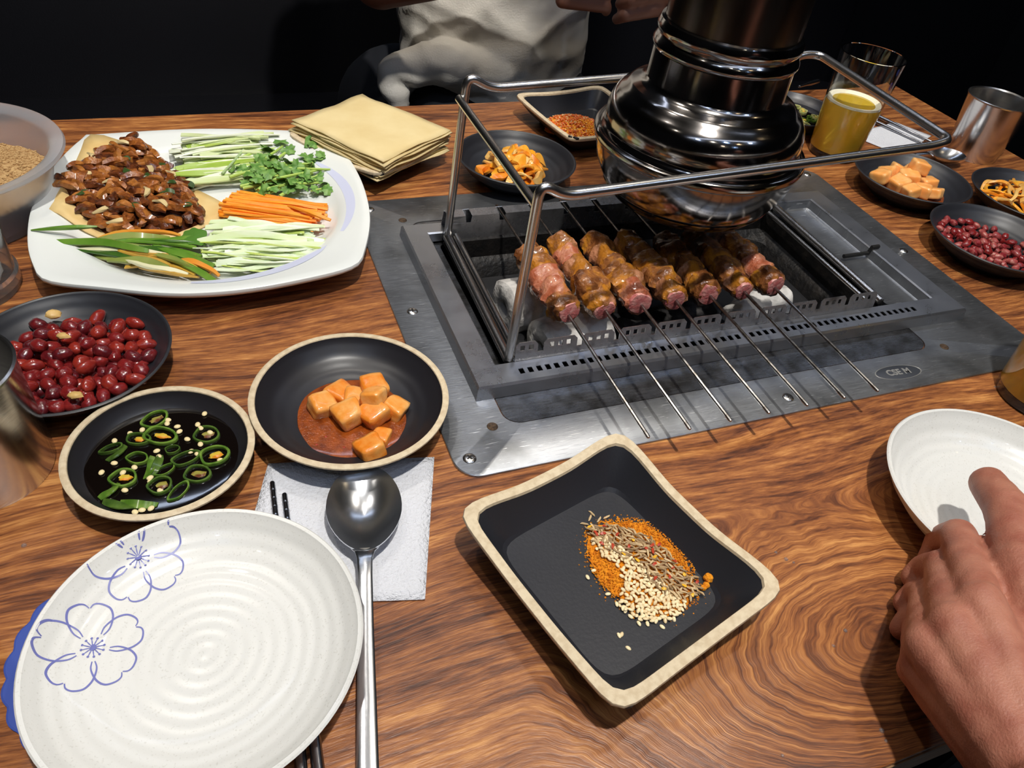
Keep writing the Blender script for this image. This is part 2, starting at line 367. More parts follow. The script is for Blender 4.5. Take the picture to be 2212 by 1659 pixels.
# ------------------------------------------------------------------ table
def table():
    t = thing('table', 'wood grain restaurant table with a built in charcoal grill', 'table', (0, 0, -0.74))
    g = G(); z1, z0 = 0.74, 0.712
    outer = [(-0.61, -0.395), (0.61, -0.395), (0.603, 0.399), (-0.61, 0.373)]
    hole = [(-0.21, -0.09), (0.15, -0.09), (0.15, 0.093), (-0.21, 0.093)]
    g.loops([[(x, y, z1) for x, y in hole], [(x, y, z1) for x, y in outer], [(x, y, z0) for x, y in outer], [(x, y, z0) for x, y in hole]], close=True)
    top = g.build('tabletop', WOOD, t, False)
    bv = top.modifiers.new('bevel', 'BEVEL'); bv.width = 0.0015; bv.segments = 2
    g = G(); o = [(x * 1.0015, y * 1.002) for x, y in outer]
    g.loops([[(x, y, 0.737) for x, y in outer], [(x, y, 0.737) for x, y in o], [(x, y, 0.714) for x, y in o], [(x, y, 0.714) for x, y in outer]], close=True)
    g.build('edge_band', pm('edge_band', (152, 118, 82), 0.5, 0, (120, 88, 58), 60, stretch=(1, 1, 6)), t, False)
    dk = pm('black_frame_paint', (28, 28, 30), 0.5)
    G().box(-0.52, 0.52, -0.34, 0.34, 0.655, 0.712).build('apron', dk, t, False)
    for sx in (-1, 1):
        for sy in (-1, 1):
            G().box(sx * 0.47 - 0.025, sx * 0.47 + 0.025, sy * 0.29 - 0.025, sy * 0.29 + 0.025, 0.0, 0.655).build('leg', dk, t, False)
table()

# ------------------------------------------------------------------ built-in grill surround
def text_mesh(txt, size, ext):
    cu = bpy.data.curves.new('txt', 'FONT'); cu.body = txt; cu.size = size; cu.extrude = ext; cu.align_x = 'CENTER'; cu.align_y = 'CENTER'; cu.offset = 0.0003
    o = bpy.data.objects.new('txt', cu); C.objects.link(o); dg = bpy.context.evaluated_depsgraph_get(); dg.update()
    me = bpy.data.meshes.new_from_object(o.evaluated_get(dg)); bpy.data.objects.remove(o); return me
def surround():
    t = thing('grill_surround', 'scratched stainless steel plate let into the table around the charcoal pit', 'grill plate')
    g = G()
    O = lambda z, i=0.0: rrect(-0.2665 + i, 0.2655 - i, -0.1715 + i, 0.1715 - i, 0.016 - i, z)
    H = lambda z: rrect(-0.222, 0.160, -0.134, 0.128, 0.012, z)
    g.loops([O(0.0), O(0.0015), O(0.002, 0.0006), H(0.002), H(0.0)])
    g.build('cover_plate', PLATE_STEEL, t)
    g = G(); g.loops([rrect(-0.2212, 0.1592, -0.1332, 0.1272, 0.0115, 0.0), rrect(-0.2212, 0.1592, -0.1332, 0.1272, 0.0115, 0.0017), rrect(-0.205, 0.148, -0.0855, 0.089, 0.006, 0.0017), rrect(-0.205, 0.148, -0.0855, 0.089, 0.006, -0.02)])
    g.build('inner_panel', PANEL_STEEL, t)
    # fire box hanging in the table opening
    g = G()
    F = lambda i, r, z: rrect(-0.203 + i, 0.146 - i, -0.0845 + i, 0.088 - i, r, z)
    g.loops([F(0.0, 0.006, 0.006), F(0.003, 0.006, 0.005), F(0.004, 0.006, -0.012), F(0.012, 0.018, -0.018), F(0.020, 0.024, -0.05), F(0.032, 0.02, -0.058)], cap1=True)
    g.build('fire_box', SOOT, t)
    me_h = G().lathe([(0.0, 0.0012), (0.0026, 0.0012), (0.0042, 0.0004), (0.0045, 0.0)], 20).mesh('screw', ROD_STEEL)
    gx = G(); gx.box(-0.0022, 0.0022, -0.0005, 0.0005, 0.0012, 0.00135); gx.box(-0.0005, 0.0005, -0.0022, 0.0022, 0.0012, 0.00135)
    me_x = gx.mesh('cross_recess', pm('screw_recess', (30, 28, 26), 0.7), False)
    for i, (x, y) in enumerate(((-0.2555, -0.156), (-0.252, 0.0), (-0.2515, 0.156), (0.2522, 0.160), (0.2516, 0.0), (-0.0054, -0.1568), (-0.003, 0.1585), (0.254, -0.157))):
        s = link('screw', me_h, t, (x, y, 0.002), (0, 0, 0.5 + i)); link('cross_recess', me_x, s)
    me_b = G().lathe([(0.0, 0.0002), (0.0026, 0.0003), (0.0034, 0.0006), (0.0038, 0.0002)], 20).mesh('bolt_hole', pm('rusty_bolt', (92, 72, 52), 0.7, 0.3, (50, 38, 30), 500))
    for x, y in ((-0.232, -0.1328), (-0.2262, 0.1327), (0.173, -0.1357), (0.172, 0.1340)):
        link('bolt_plug', me_b, t, (x, y, 0.002))
    ink = pm('etched_mark', (92, 95, 102), 0.5, 0.8); pale = pm('etched_letters', (172, 170, 165), 0.5, 0.7)
    e = G(); n = 40; e.loops([[(0.0225 * k * math.cos(2 * PI * i / n), 0.0078 * k * math.sin(2 * PI * i / n), z) for i in range(n)] for k, z in ((0.001, 0.00018), (0.93, 0.00018), (0.95, 0.0001))])
    em = e.build('emblem', ink, t, loc=(0.106, -0.1535, 0.002), rot=(0, 0, -0.05))
    r = G(); r.loops([[(0.0225 * k * math.cos(2 * PI * i / n), 0.0078 * k * math.sin(2 * PI * i / n), z) for i in range(n)] for k, z in ((0.96, 0.0001), (0.97, 0.0003), (1.0, 0.0003), (1.01, 0.0001))]); r.build('emblem_border', pale, em)
    me = text_mesh('CSE M', 0.0085, 0.0001); me.materials.append(pale); link('emblem_letters', me, em, (0, 0, 0.0003))
surround()

# ------------------------------------------------------------------ skewer grill frame
SKX = [-0.1483, -0.1176, -0.0860, -0.0549, -0.0227, 0.0100, 0.0406]
NOT = [-0.1795] + SKX + [0.0715, 0.1025]
def perf(g, u0, u1, v0, v1, holes, hv0, hv1, fn, top_in=0.0):
    """sheet strip with real square holes; fn maps (u,v) to 3d"""
    us = [u0]
    for a, b in holes: us += [a, b]
    us.append(u1)
    def quad(a, b, c, d, ta=0, tb=0):
        g.add([fn(a, c), fn(b, c), fn(b - tb, d), fn(a + ta, d)], [(0, 1, 2, 3)])
    for i in range(len(us) - 1):
        a, b = us[i], us[i + 1]
        quad(a, b, v0, hv0)
        if i % 2 == 0: quad(a, b, hv0, hv1)
        quad(a, b, hv1, v1, top_in if i == 0 else 0, top_in if i == len(us) - 2 else 0)
def solid(o, t): m = o.modifiers.new('thick', 'SOLIDIFY'); m.thickness = t; m.offset = 0; return o
def grill():
    t = thing('skewer_grill', 'rectangular stainless grill frame with notched perforated skewer rails', 'grill', (0, 0, 0.002))
    x0, x1, y0, y1 = -0.234, 0.222, -0.106, 0.1075
    a0, a1, b0, b1 = -0.214, 0.2, -0.0845, 0.091
    rc = lambda X0, X1, Y0, Y1, z: [(X0, Y0, z), (X1, Y0, z), (X1, Y1, z), (X0, Y1, z)]
    LP = [rc(x0 - 0.001, x1 + 0.001, y0 - 0.0012, y1 + 0.001, 0.0), rc(x0, x1, y0, y1, 0.009), rc(x0 + 0.0012, x1 - 0.0012, y0 + 0.0012, y1 - 0.0012, 0.0105),
          rc(a0 - 0.001, a1 + 0.001, b0 - 0.001, b1 + 0.001, 0.0105), rc(a0, a1, b0, b1, 0.0095), rc(a0, a1, b0, b1, 0.002)]
    g = G(); g.loops(LP); g.f = [f for f in g.f if not (f[0] == 8 and f[1] == 9)]   # the front top face is the perforated flange
    solid(g.build('frame', FRAME_STEEL, t, False), 0.0006)
    g = G(); holes = []; u = -0.2
    while u < 0.168: holes.append((u, u + 0.0037)); u += 0.0068
    f0 = lambda u, v: ((x0 + 0.0012) * (1 - v) + (a0 - 0.001) * v if u is None else u, (y0 + 0.0012) * (1 - v) + (b0 - 0.001) * v, 0.0105)
    perf(g, a0 - 0.001, a1 + 0.001, 0, 1, holes, 0.34, 0.62, f0)
    g.add([(x0 + 0.0012, y0 + 0.0012, 0.0105), (a0 - 0.001, y0 + 0.0012, 0.0105), (a0 - 0.001, b0 - 0.001, 0.0105)], [(0, 1, 2)])
    g.add([(x1 - 0.0012, y0 + 0.0012, 0.0105), (a1 + 0.001, y0 + 0.0012, 0.0105), (a1 + 0.001, b0 - 0.001, 0.0105)], [(0, 1, 2)])
    solid(g.build('perforated_flange', FRAME_STEEL, t, False), 0.0006)
    # front rail: foot strip, then one notched tab between neighbouring skewers
    def rail(name, y, zt, fl):
        g = G(); edges = [-0.199] + NOT + [0.134]
        fn = lambda u, v: (u, y + (0.0025 if fl < 0 else -0.001) * v, 0.0085 + (zt - 0.0085) * v)
        for i in range(len(edges) - 1):
            a, b = edges[i], edges[i + 1]
            g.add([fn(a, 0), fn(b, 0), fn(b, 0.42), fn(a, 0.42)], [(0, 1, 2, 3)])
            ta = a + (0.0022 if i else 0); tb = b - (0.0022 if i < len(edges) - 2 else 0)
            if tb - ta > 0.012:
                n = int((tb - ta - 0.004) / 0.0066); s = (ta + tb) / 2 - n * 0.0066 / 2 + 0.0015
                perf(g, ta, tb, 0.42, 1.0, [(s + k * 0.0066, s + k * 0.0066 + 0.0036) for k in range(n)], 0.58, 0.84, fn, 0.0025)
            else: g.add([fn(ta, 0.42), fn(tb, 0.42), fn(tb, 1), fn(ta, 1)], [(0, 1, 2, 3)])
        g.add([(edges[0], y, 0.0085), (edges[-1], y, 0.0085), (edges[-1], y - fl * 0.006, 0.0085), (edges[0], y - fl * 0.006, 0.0085)], [(0, 1, 2, 3)])
        solid(g.build(name, RAIL_STEEL, t, False), 0.0008)
    rail('front_rail', -0.0838, 0.0245, -1)
    # back rail: deep dark face below a bent-back notched lip
    g = G(); edges = [-0.199] + NOT + [0.134]
    for i in range(len(edges) - 1):
        a, b = edges[i] + (0.0022 if i else 0), edges[i + 1] - (0.0022 if i < len(edges) - 2 else 0)
        g.add([(edges[i], 0.0885, 0.0), (edges[i + 1], 0.0885, 0.0), (edges[i + 1], 0.0885, 0.0195), (edges[i], 0.0885, 0.0195)], [(0, 1, 2, 3)])
        g.add([(a, 0.0885, 0.0195), (b, 0.0885, 0.0195), (b - 0.001, 0.0885, 0.026), (a + 0.001, 0.0885, 0.026)], [(0, 1, 2, 3)])
        g.add([(a + 0.001, 0.0885, 0.026), (b - 0.001, 0.0885, 0.026), (b - 0.001, 0.099, 0.0265), (a + 0.001, 0.099, 0.0265)], [(0, 1, 2, 3)])
        g.add([(edges[i], 0.099, 0.0265), (edges[i + 1], 0.099, 0.0265), (edges[i + 1], 0.104, 0.0105), (edges[i], 0.104, 0.0105)], [(0, 1, 2, 3)])
    solid(g.build('back_rail', RAIL_STEEL, t, False), 0.0008)
    # shallow rest tray on the right
    g = G(); T = lambda i, z: rrect(0.150 + i, 0.1995 - i, -0.084 + i, 0.0905 - i, 0.003, z)
    g.loops([T(0, 0.0095), T(0.0015, 0.002), T(0.003, 0.001)], cap1=True); g.build('rest_tray', PLATE_STEEL, t)
    G().tube([(0.168, -0.005, 0.006), (0.198, -0.0045, 0.006), (0.2, -0.0045, 0.0125), (0.208, -0.0045, 0.0125)], 0.002, 8).build('tray_lever', pm('black_lever', (18, 18, 18), 0.5), t)
    G().tube([(0.1475, 0.084, 0.011), (0.1455, -0.08, 0.011)], 0.0033, 12).build('side_rod', ROD_STEEL, t)
    G().tube([(0.1375, 0.084, 0.008), (0.1365, -0.08, 0.008)], 0.0022, 10).build('side_rod', ROD_STEEL, t)
grill()

def rack():
    t = thing('wire_rack', 'raised bent steel wire rack standing over the grill on two posts', 'rack', (-0.2, 0, 0.006))
    Z = -0.006; X = 0.2
    L_ = lambda pts: [(p[0] + X, p[1], p[2] + Z) for p in pts]
    path = fillet(L_([(-0.2025, -0.0805, 0.012), (-0.1985, -0.0800, 0.1500), (-0.1810, -0.0795, 0.1400), (0.112, -0.0790, 0.1575), (0.128, -0.0780, 0.1605), (0.136, 0.0880, 0.1615), (0.118, 0.0890, 0.1620), (0.098, 0.0875, 0.1535), (-0.172, 0.0858, 0.1395), (-0.192, 0.0850, 0.1510), (-0.1990, 0.0846, 0.012)]), 0.011, 6)
    G().tube(path, 0.0034, 14).build('loop', ROD_STEEL, t)
    G().tube(L_([(-0.1975, 0.0845, 0.1330), (-0.1995, -0.080, 0.1350)]), 0.0030, 12).build('cross_bar', ROD_STEEL, t)
    G().tube(L_([(-0.1992, 0.0846, 0.0115), (-0.2027, -0.0805, 0.0115)]), 0.0038, 12).build('base_rod', ROD_STEEL, t)
    G().tube(L_([(-0.1915, 0.0846, 0.0115), (-0.1950, -0.0825, 0.0115)]), 0.0030, 12).build('base_rod', ROD_STEEL, t)
rack()

def hood():
    t = thing('exhaust_hood', 'polished steel bell hood on an overhead smoke duct above the grill', 'extractor hood', (-0.018, 0.02, 0.072))
    z = -0.072
    P = lambda l: [(r, zz + z) for r, zz in l]
    G().lathe(P([(0.0485, 0.197), (0.0488, 0.24), (0.0488, 0.60), (0.0488, CEIL - 0.01)]), 64).build('duct', DUCT_STEEL, t)
    G().lathe(P([(0.0488, 0.2085), (0.0512, 0.2078), (0.0530, 0.2045), (0.0530, 0.2015), (0.0512, 0.1985), (0.0505, 0.197), (0.0518, 0.1955), (0.0538, 0.1925), (0.0538, 0.1905), (0.0522, 0.188)]), 64).build('collar', HOOD_STEEL, t)
    G().lathe(P([(0.0520, 0.190), (0.0523, 0.168), (0.0530, 0.1655)]), 64).build('neck_band', HOOD_STEEL, t)
    G().lathe(P([(0.0525, 0.1670), (0.0540, 0.1645), (0.0575, 0.1622), (0.0615, 0.1606), (0.0640, 0.1592), (0.0655, 0.1570), (0.0690, 0.1545), (0.0722, 0.1510), (0.0748, 0.1462), (0.0763, 0.1405), (0.0768, 0.1350), (0.0762, 0.1305), (0.0775, 0.1280), (0.0790, 0.1265), (0.0795, 0.1240)]), 80).build('dome', HOOD_STEEL, t)
    G().lathe(P([(0.0780, 0.1255), (0.0812, 0.1258), (0.0832, 0.1245), (0.0840, 0.1215), (0.0832, 0.1185), (0.0815, 0.1175), (0.0790, 0.1180)]), 80).build('rim_bead', HOOD_STEEL, t)
    G().lathe(P([(0.0812, 0.1185), (0.0806, 0.1120), (0.0785, 0.1030), (0.0745, 0.0935), (0.0702, 0.0865), (0.0690, 0.0850), (0.0694, 0.0838), (0.0672, 0.0808), (0.0635, 0.0768), (0.0612, 0.0750), (0.0595, 0.0757), (0.0590, 0.0775), (0.0630, 0.0820), (0.0690, 0.0905), (0.0770, 0.1080), (0.0790, 0.1180)]), 80).build('lower_bowl', HOOD_STEEL, t)
hood()

# ------------------------------------------------------------------ coals
ASH = pm('white_ash', (214, 210, 204), 0.95, 0, (150, 146, 142), 70, 0.42, 0.72, bump=0.8, bscale=160)
CHAR = pm('charcoal', (32, 30, 30), 0.85, 0, (92, 88, 86), 60, 0.5, 0.75, bump=0.9, bscale=140)
def coals():
    spec = [(-0.146, 0.014, -0.016, 0.024, 0.050, 0.12, ASH, 'ash white charcoal log with a hole at the left rear of the pit'),
            (-0.128, -0.036, -0.020, 0.024, 0.060, 0.18, ASH, 'ash white charcoal log under the front tips of the left skewers'),
            (0.052, -0.030, -0.026, 0.018, 0.040, 0.5, ASH, 'ash white charcoal piece under the right front skewers'),
            (0.092, -0.014, -0.028, 0.016, 0.030, -0.3, ASH, 'small ash white charcoal piece at the right of the pit'),
            (-0.06, -0.042, -0.030, 0.020, 0.050, -0.2, CHAR, 'dark charcoal log below the third and fourth skewers'),
            (-0.01, -0.02, -0.032, 0.021, 0.055, 0.3, CHAR, 'dark charcoal log in the middle of the pit'),
            (-0.07, 0.02, -0.032, 0.022, 0.055, 0.1, CHAR, 'dark charcoal log shaded under the hood'),
            (0.03, 0.03, -0.034, 0.020, 0.05, -0.4, CHAR, 'dark charcoal log at the back right of the pit')]
    for i, (x, y, z, r, L, a, m, lab) in enumerate(spec):
        g = G(); loops = []
        prof = [(-L / 2, r * 0.34), (-L / 2 - 0.001, r * 0.42), (-L / 2, r * 0.85), (-L / 2 + 0.003, r)] + [(-L / 2 + L * k / 8, r) for k in range(1, 8)] + [(L / 2 - 0.003, r), (L / 2, r * 0.85), (L / 2, r * 0.34)]
        prof = [(-L / 2 + 0.018, r * 0.30)] + prof + [(L / 2 - 0.018, r * 0.30)]
        for u, rr in prof:
            lp = []
            for j in range(22):
                an = 2 * PI * j / 22
                k = 1 + 0.16 * noise.noise(Vector((u * 60, math.cos(an) * 1.6 + i * 5, math.sin(an) * 1.6)))
                lp.append((u, rr * k * math.cos(an), rr * k * math.sin(an)))
            loops.append(lp)
        g.loops(loops, cap0=True, cap1=True)
        tag(g.build('charcoal_log', m, loc=(x, y, z), rot=(0.3 * i, 0, a)), lab, 'charcoal', 'charcoal in the pit')
    g = G()
    for k in range(420):
        x = R.uniform(-0.17, 0.115); y = R.uniform(-0.055, 0.055); s = R.uniform(0.0015, 0.006)
        g.ell((x, y, -0.058 + s * 0.6), (s, s * R.uniform(0.6, 1), s * 0.7), 6, 4, Matrix.Rotation(R.uniform(0, 3), 3, 'Z'), 0.5, k)
    o = g.build('ash_bed', ASH); tag(o, 'grey ash and cinders covering the bottom of the pit', 'ash'); o['kind'] = 'stuff'
coals()

# ------------------------------------------------------------------ skewers
MEAT_A = pm('glazed_lamb', (108, 62, 30), 0.24, 0, (158, 100, 54), 85, 0.40, 0.52, bump=0.8, bscale=300, coat=0.6, col3=(206, 138, 40), detail=5)
MEAT_B = pm('yellow_fat_lamb', (188, 120, 38), 0.24, 0, (138, 86, 42), 75, 0.42, 0.52, bump=0.8, bscale=280, coat=0.6, col3=(196, 136, 100), detail=5)
MEAT_C = pm('pink_lamb', (176, 96, 66), 0.26, 0, (198, 132, 104), 80, 0.42, 0.54, bump=0.8, bscale=280, coat=0.6, col3=(206, 128, 44), detail=5)
MEAT_R = pm('raw_lamb_face', (196, 108, 104), 0.35, 0, (222, 158, 148), 160, 0.4, 0.65, bump=0.4, bscale=400, coat=0.3, sss=0.06)
def meat_chunk(seed, ry, rx, rz):
    """squarish lump, long axis y"""
    g = G(); n, m = 20, 12; loops = []
    for i in range(m + 1):
        v = -1 + 2 * i / m
        k = (1 - abs(v) ** 6) ** 0.22 if abs(v) < 1 else 0.6
        k = max(k, 0.66 if abs(v) > 0.99 else 0)
        lp = []
        for j in range(n):
            a = 2 * PI * j / n; c, s = math.cos(a), math.sin(a)
            q = 1 / (abs(c) ** 4 + abs(s) ** 4) ** 0.25
            q = 1 + (q - 1) * 0.75
            p = Vector((c * q * rx * k, v * ry, s * q * rz * k))
            d = 0.26 * noise.noise(Vector((c * 1.3 + seed, v * 1.4, s * 1.3 + seed * 2))) + 0.12 * noise.noise(Vector((c * 4 + seed, v * 5, s * 4)))
            lp.append((p.x * (1 + d), p.y + 0.002 * noise.noise(Vector((c * 2, s * 2, seed))), p.z * (1 + d)))
        loops.append(lp)
    g.loops(loops, cap0=True, cap1=True); return g
def skewers():
    labs = ['leftmost meat skewer nearest the rack post with pink glazed lamb', 'second meat skewer from the left with browned yellow glazed lamb',
            'third meat skewer from the left with a pale pink cut front piece', 'fourth meat skewer from the left in the shadow of the hood',
            'fifth meat skewer from the left partly veiled by smoke', 'sixth meat skewer from the left behind drifting smoke', 'rightmost meat skewer with a raw red front piece']
    for i, x in enumerate(SKX):
        t = thing('meat_skewer', labs[i], 'skewer', (x, 0, 0.027), group='lamb skewers on the grill')
        g = G(); g.tube([(0, -0.188, 0), (0, -0.187, 0), (0, 0.104, 0), (0, 0.1045, 0)], [0.0009, 0.0013, 0.0013, 0.0009], 8); g.build('rod', SKEWER_ROD, t)
        far = [0.024, 0.034, 0.031, 0.029, 0.022, 0.025, 0.026][i]; near = -0.057
        nn = 5; step = (far - near) / nn; rr = random.Random(50 + i)
        for k in range(nn):
            y = near + step * (k + 0.5); big = 1.0 - 0.10 * k / nn + rr.uniform(-0.08, 0.10)
            if k == 0: big *= 0.92
            c = meat_chunk(i * 7.3 + k * 2.1, step * (0.58 if k == 0 else 0.74), 0.0122 * big, 0.0112 * big)
            mm = MEAT_C if (i, k) in ((0, 1), (0, 2), (1, 3), (2, 0), (6, 1)) else [MEAT_A, MEAT_B][(k + i) % 2]
            o = c.build('meat_chunk', mm, t, loc=(rr.uniform(-0.001, 0.001), y, rr.uniform(-0.001, 0.0015)), rot=(rr.uniform(-0.15, 0.15), rr.uniform(-0.9, 0.9), rr.uniform(-0.18, 0.18)))
            if k == 0:
                f = G(); n = 16; Lp = []
                for s_, yy in ((0.94, 0.0018), (0.86, -0.0006), (0.40, -0.0014), (0.02, -0.0010)):
                    Lp.append([(0.0112 * big * s_ * math.cos(2 * PI * j / n) * (1 + 0.22 * noise.noise(Vector((math.cos(2 * PI * j / n) + i * 3, math.sin(2 * PI * j / n), 0)))), -step * 0.56 + yy, 0.0100 * big * s_ * math.sin(2 * PI * j / n) * (1 + 0.2 * noise.noise(Vector((math.cos(2 * PI * j / n), math.sin(2 * PI * j / n), i * 2.0))))) for j in range(n)])
                f.loops(Lp, cap1=True); cf = f.build('cut_face', MEAT_R, o); cf['label'] = 'raw pink cut face'
skewers()

# ------------------------------------------------------------------ dishes
def round_dish(name, label, loc, r, h, rim=None, mat=None, group=None, cat='dish'):
    """thrown bowl-dish; rim: bare clay band"""
    t = thing(name, label, cat, loc, 0, group)
    b = r * 0.60; rw = 0.0042 if rim else 0.0026
    prof = [(0.0, 0.0022), (b * 0.9, 0.0022), (b * 0.94, 0.0), (b, 0.0), (b * 1.03, 0.003), (r * 0.84, h * 0.50), (r * 0.955, h * 0.86), (r - 0.0003, h - 0.0012)]
    inn = [(r - rw, h - 0.0006), (r * 0.90, h * 0.80), (r * 0.80, h * 0.52), (r * 0.66, h * 0.33), (r * 0.5, h * 0.26), (r * 0.25, h * 0.235), (0.0, h * 0.23)]
    top = [(r, h - 0.0004), (r - 0.0006, h), (r - rw * 0.5, h + 0.0003), (r - rw + 0.0004, h)]
    if rim:
        G().lathe(prof + [(r - 0.001, h - 0.001), (r - rw + 0.0004, h - 0.001)] + inn, 72).build('bowl', mat, t)
        G().lathe([(r - 0.0008, h - 0.0022), (r, h - 0.0015)] + top + [(r - rw - 0.0001, h - 0.0009)], 72).build('rim', rim, t)
    else:
        G().lathe(prof + top + inn, 72).build('bowl', mat, t)
    return t
def in_z(r, h, d):      # inner surface height of round_dish at radius d
    pr = [(0, .23), (.25, .235), (.5, .26), (.66, .33), (.80, .52), (.90, .80), (1.0, 1.0)]; q = d / r
    for (a, za), (b, zb) in zip(pr, pr[1:]):
        if q <= b: return h * (za + (zb - za) * (q - a) / (b - a))
    return h
DB = dict(L=(-0.484, -0.0202, 0.0618, 0.023), A=(-0.4328, -0.1183, 0.0520, 0.020), B=(-0.3200, -0.1033, 0.0624, 0.022),
          K=(-0.0937, 0.1975, 0.0605, 0.025), RR=(0.3456, 0.1035, 0.0640, 0.025), BR=(0.3395, -0.0240, 0.0655, 0.025), KR=(0.4640, 0.0426, 0.0640, 0.025), JB=(0.3250, 0.2910, 0.0560, 0.022))
LABD = dict(L=('black round dish of red peanuts below the oval white platter', None, MATTE_BLACK), A=('black dish with beige rim holding green chillies in soy sauce', BEIGE, GLAZE_BLACK),
            B=('black dish with beige rim holding radish kimchi on a paper napkin', BEIGE, GLAZE_BLACK), K=('black round dish of orange kimchi strips behind the wire rack', None, MATTE_BLACK),
            RR=('black round dish of radish cubes right of the grill', None, MATTE_BLACK), BR=('black round dish of small red peanuts at the right edge', None, MATTE_BLACK),
            KR=('black round dish of orange shredded kimchi below the steel cup', None, MATTE_BLACK), JB=('black dish of sliced chillies in sauce behind the beer glass', None, GLAZE_BLACK))
for k, (x, y, r, h) in DB.items():
    lab, rim, m = LABD[k]
    round_dish('round_dish', lab, (x, y, 0.0016 if k == 'B' else 0.0), r, h, rim, m, 'black stoneware dishes')

def plate(label, loc, r, h, flowers=False, rz=0.0):
    t = thing('white_plate', label, 'plate', loc, rz, 'speckled white plates')
    b = r * 0.60
    inn = [(r - 0.0026, h + 0.0001), (r * 0.93, h * 0.80), (r * 0.84, h * 0.56), (r * 0.74, h * 0.39), (r * 0.6, h * 0.28), (r * 0.4, h * 0.235), (r * 0.2, h * 0.225), (0.0, h * 0.22)]
    prof = [(0.0, 0.0022), (b * 0.9, 0.0022), (b * 0.94, 0.0), (b, 0.0), (b * 1.03, 0.002), (r * 0.82, h * 0.40), (r * 0.94, h * 0.74), (r - 0.0006, h - 0.0016), (r, h - 0.0004), (r - 0.0008, h + 0.0004)]
    G().lathe(prof + inn, 96).build('body', WHITE_POT, t)
    def zin(d):
        pr = list(reversed(inn))
        for (a, za), (bb, zb) in zip(pr, pr[1:]):
            if d <= bb: return za + (zb - za) * (d - a) / (bb - a)
        return h
    if flowers:
        blue = pm('blue_print', (112, 116, 178), 0.35)
        def ribbon(g, pts, wd):
            P = [Vector((p[0], p[1])) for p in pts]; n = len(P); vs = []; fs = []
            for i in range(n):
                d = P[min(i + 1, n - 1)] - P[max(i - 1, 0)]; d = d.normalized() if d.length else Vector((1, 0)); nn = Vector((-d.y, d.x))
                ww = wd * (0.55 + 0.45 * math.sin(PI * i / (n - 1)))
                for s in (-1, 1):
                    q = P[i] + nn * s * ww
                    if q.length > r * 0.985: q = q.normalized() * r * 0.985
                    vs.append((q.x, q.y, zin(q.length) + 0.00022))
            for i in range(n - 1): fs.append((2 * i, 2 * i + 1, 2 * i + 3, 2 * i + 2))
            g.add(vs, fs)
        def flower(c, Rr, a0):
            g = G(); c = Vector(c)
            for k in range(5):
                a = a0 + k * 2 * PI / 5; ca, sa = math.cos(a), math.sin(a)
                M2 = lambda u, v: (c.x + Rr * (u * ca - v * sa), c.y + Rr * (u * sa + v * ca))
                for s in (-1, 1):
                    pts = [(0.25, s * 0.215), (0.36, s * 0.33), (0.52, s * 0.40), (0.70, s * 0.43), (0.88, s * 0.38), (0.985, s * 0.22), (0.99, s * 0.09), (0.91, s * 0.012)]
                    sp = smooth_path([(u, v, 0) for u, v in pts], 6)
                    q = [M2(p.x, p.y) for p in sp]
                    run = []
                    for p in q:
                        if Vector(p).length < r * 0.985: run.append(p)
                        elif len(run) > 3: ribbon(g, run, 0.00046); run = []
                        else: run = []
                    if len(run) > 3: ribbon(g, run, 0.00046)
            for k in range(12):
                a = k * 2 * PI / 12 + 0.1
                ribbon(g, [(c.x + Rr * u * math.cos(a), c.y + Rr * u * math.sin(a)) for u in (0.03, 0.12, 0.21)], 0.00028)
                e = c + Vector((math.cos(a), math.sin(a))) * Rr * 0.22
                g.add([(e.x + 0.0006 * math.cos(2 * PI * j / 8), e.y + 0.0006 * math.sin(2 * PI * j / 8), zin(e.length) + 0.00024) for j in range(8)], [tuple(range(8))])
            g.add([(c.x + Rr * 0.08 * math.cos(2 * PI * j / 12), c.y + Rr * 0.08 * math.sin(2 * PI * j / 12), zin(c.length) + 0.00024) for j in range(12)], [tuple(range(12))])
            o = g.build('flower_print', blue, t, False); o['label'] = 'thin blue outlined five petal flower'
        flower((-0.0480, 0.0168), 0.0214, 1.62)
        flower((-0.0268, 0.0588), 0.0215, 0.62)
    return t
plate('white speckled plate with two blue flower outlines in the near left corner', (-0.4193, -0.2477, 0.0016), 0.0750, 0.0215, True)
plate('plain white speckled plate held by the hand at right', (0.0575, -0.2913, 0.0), 0.0762, 0.0300)
plate('white plate mostly hidden behind the exhaust hood', (0.185, 0.332, 0.0), 0.074, 0.0260)

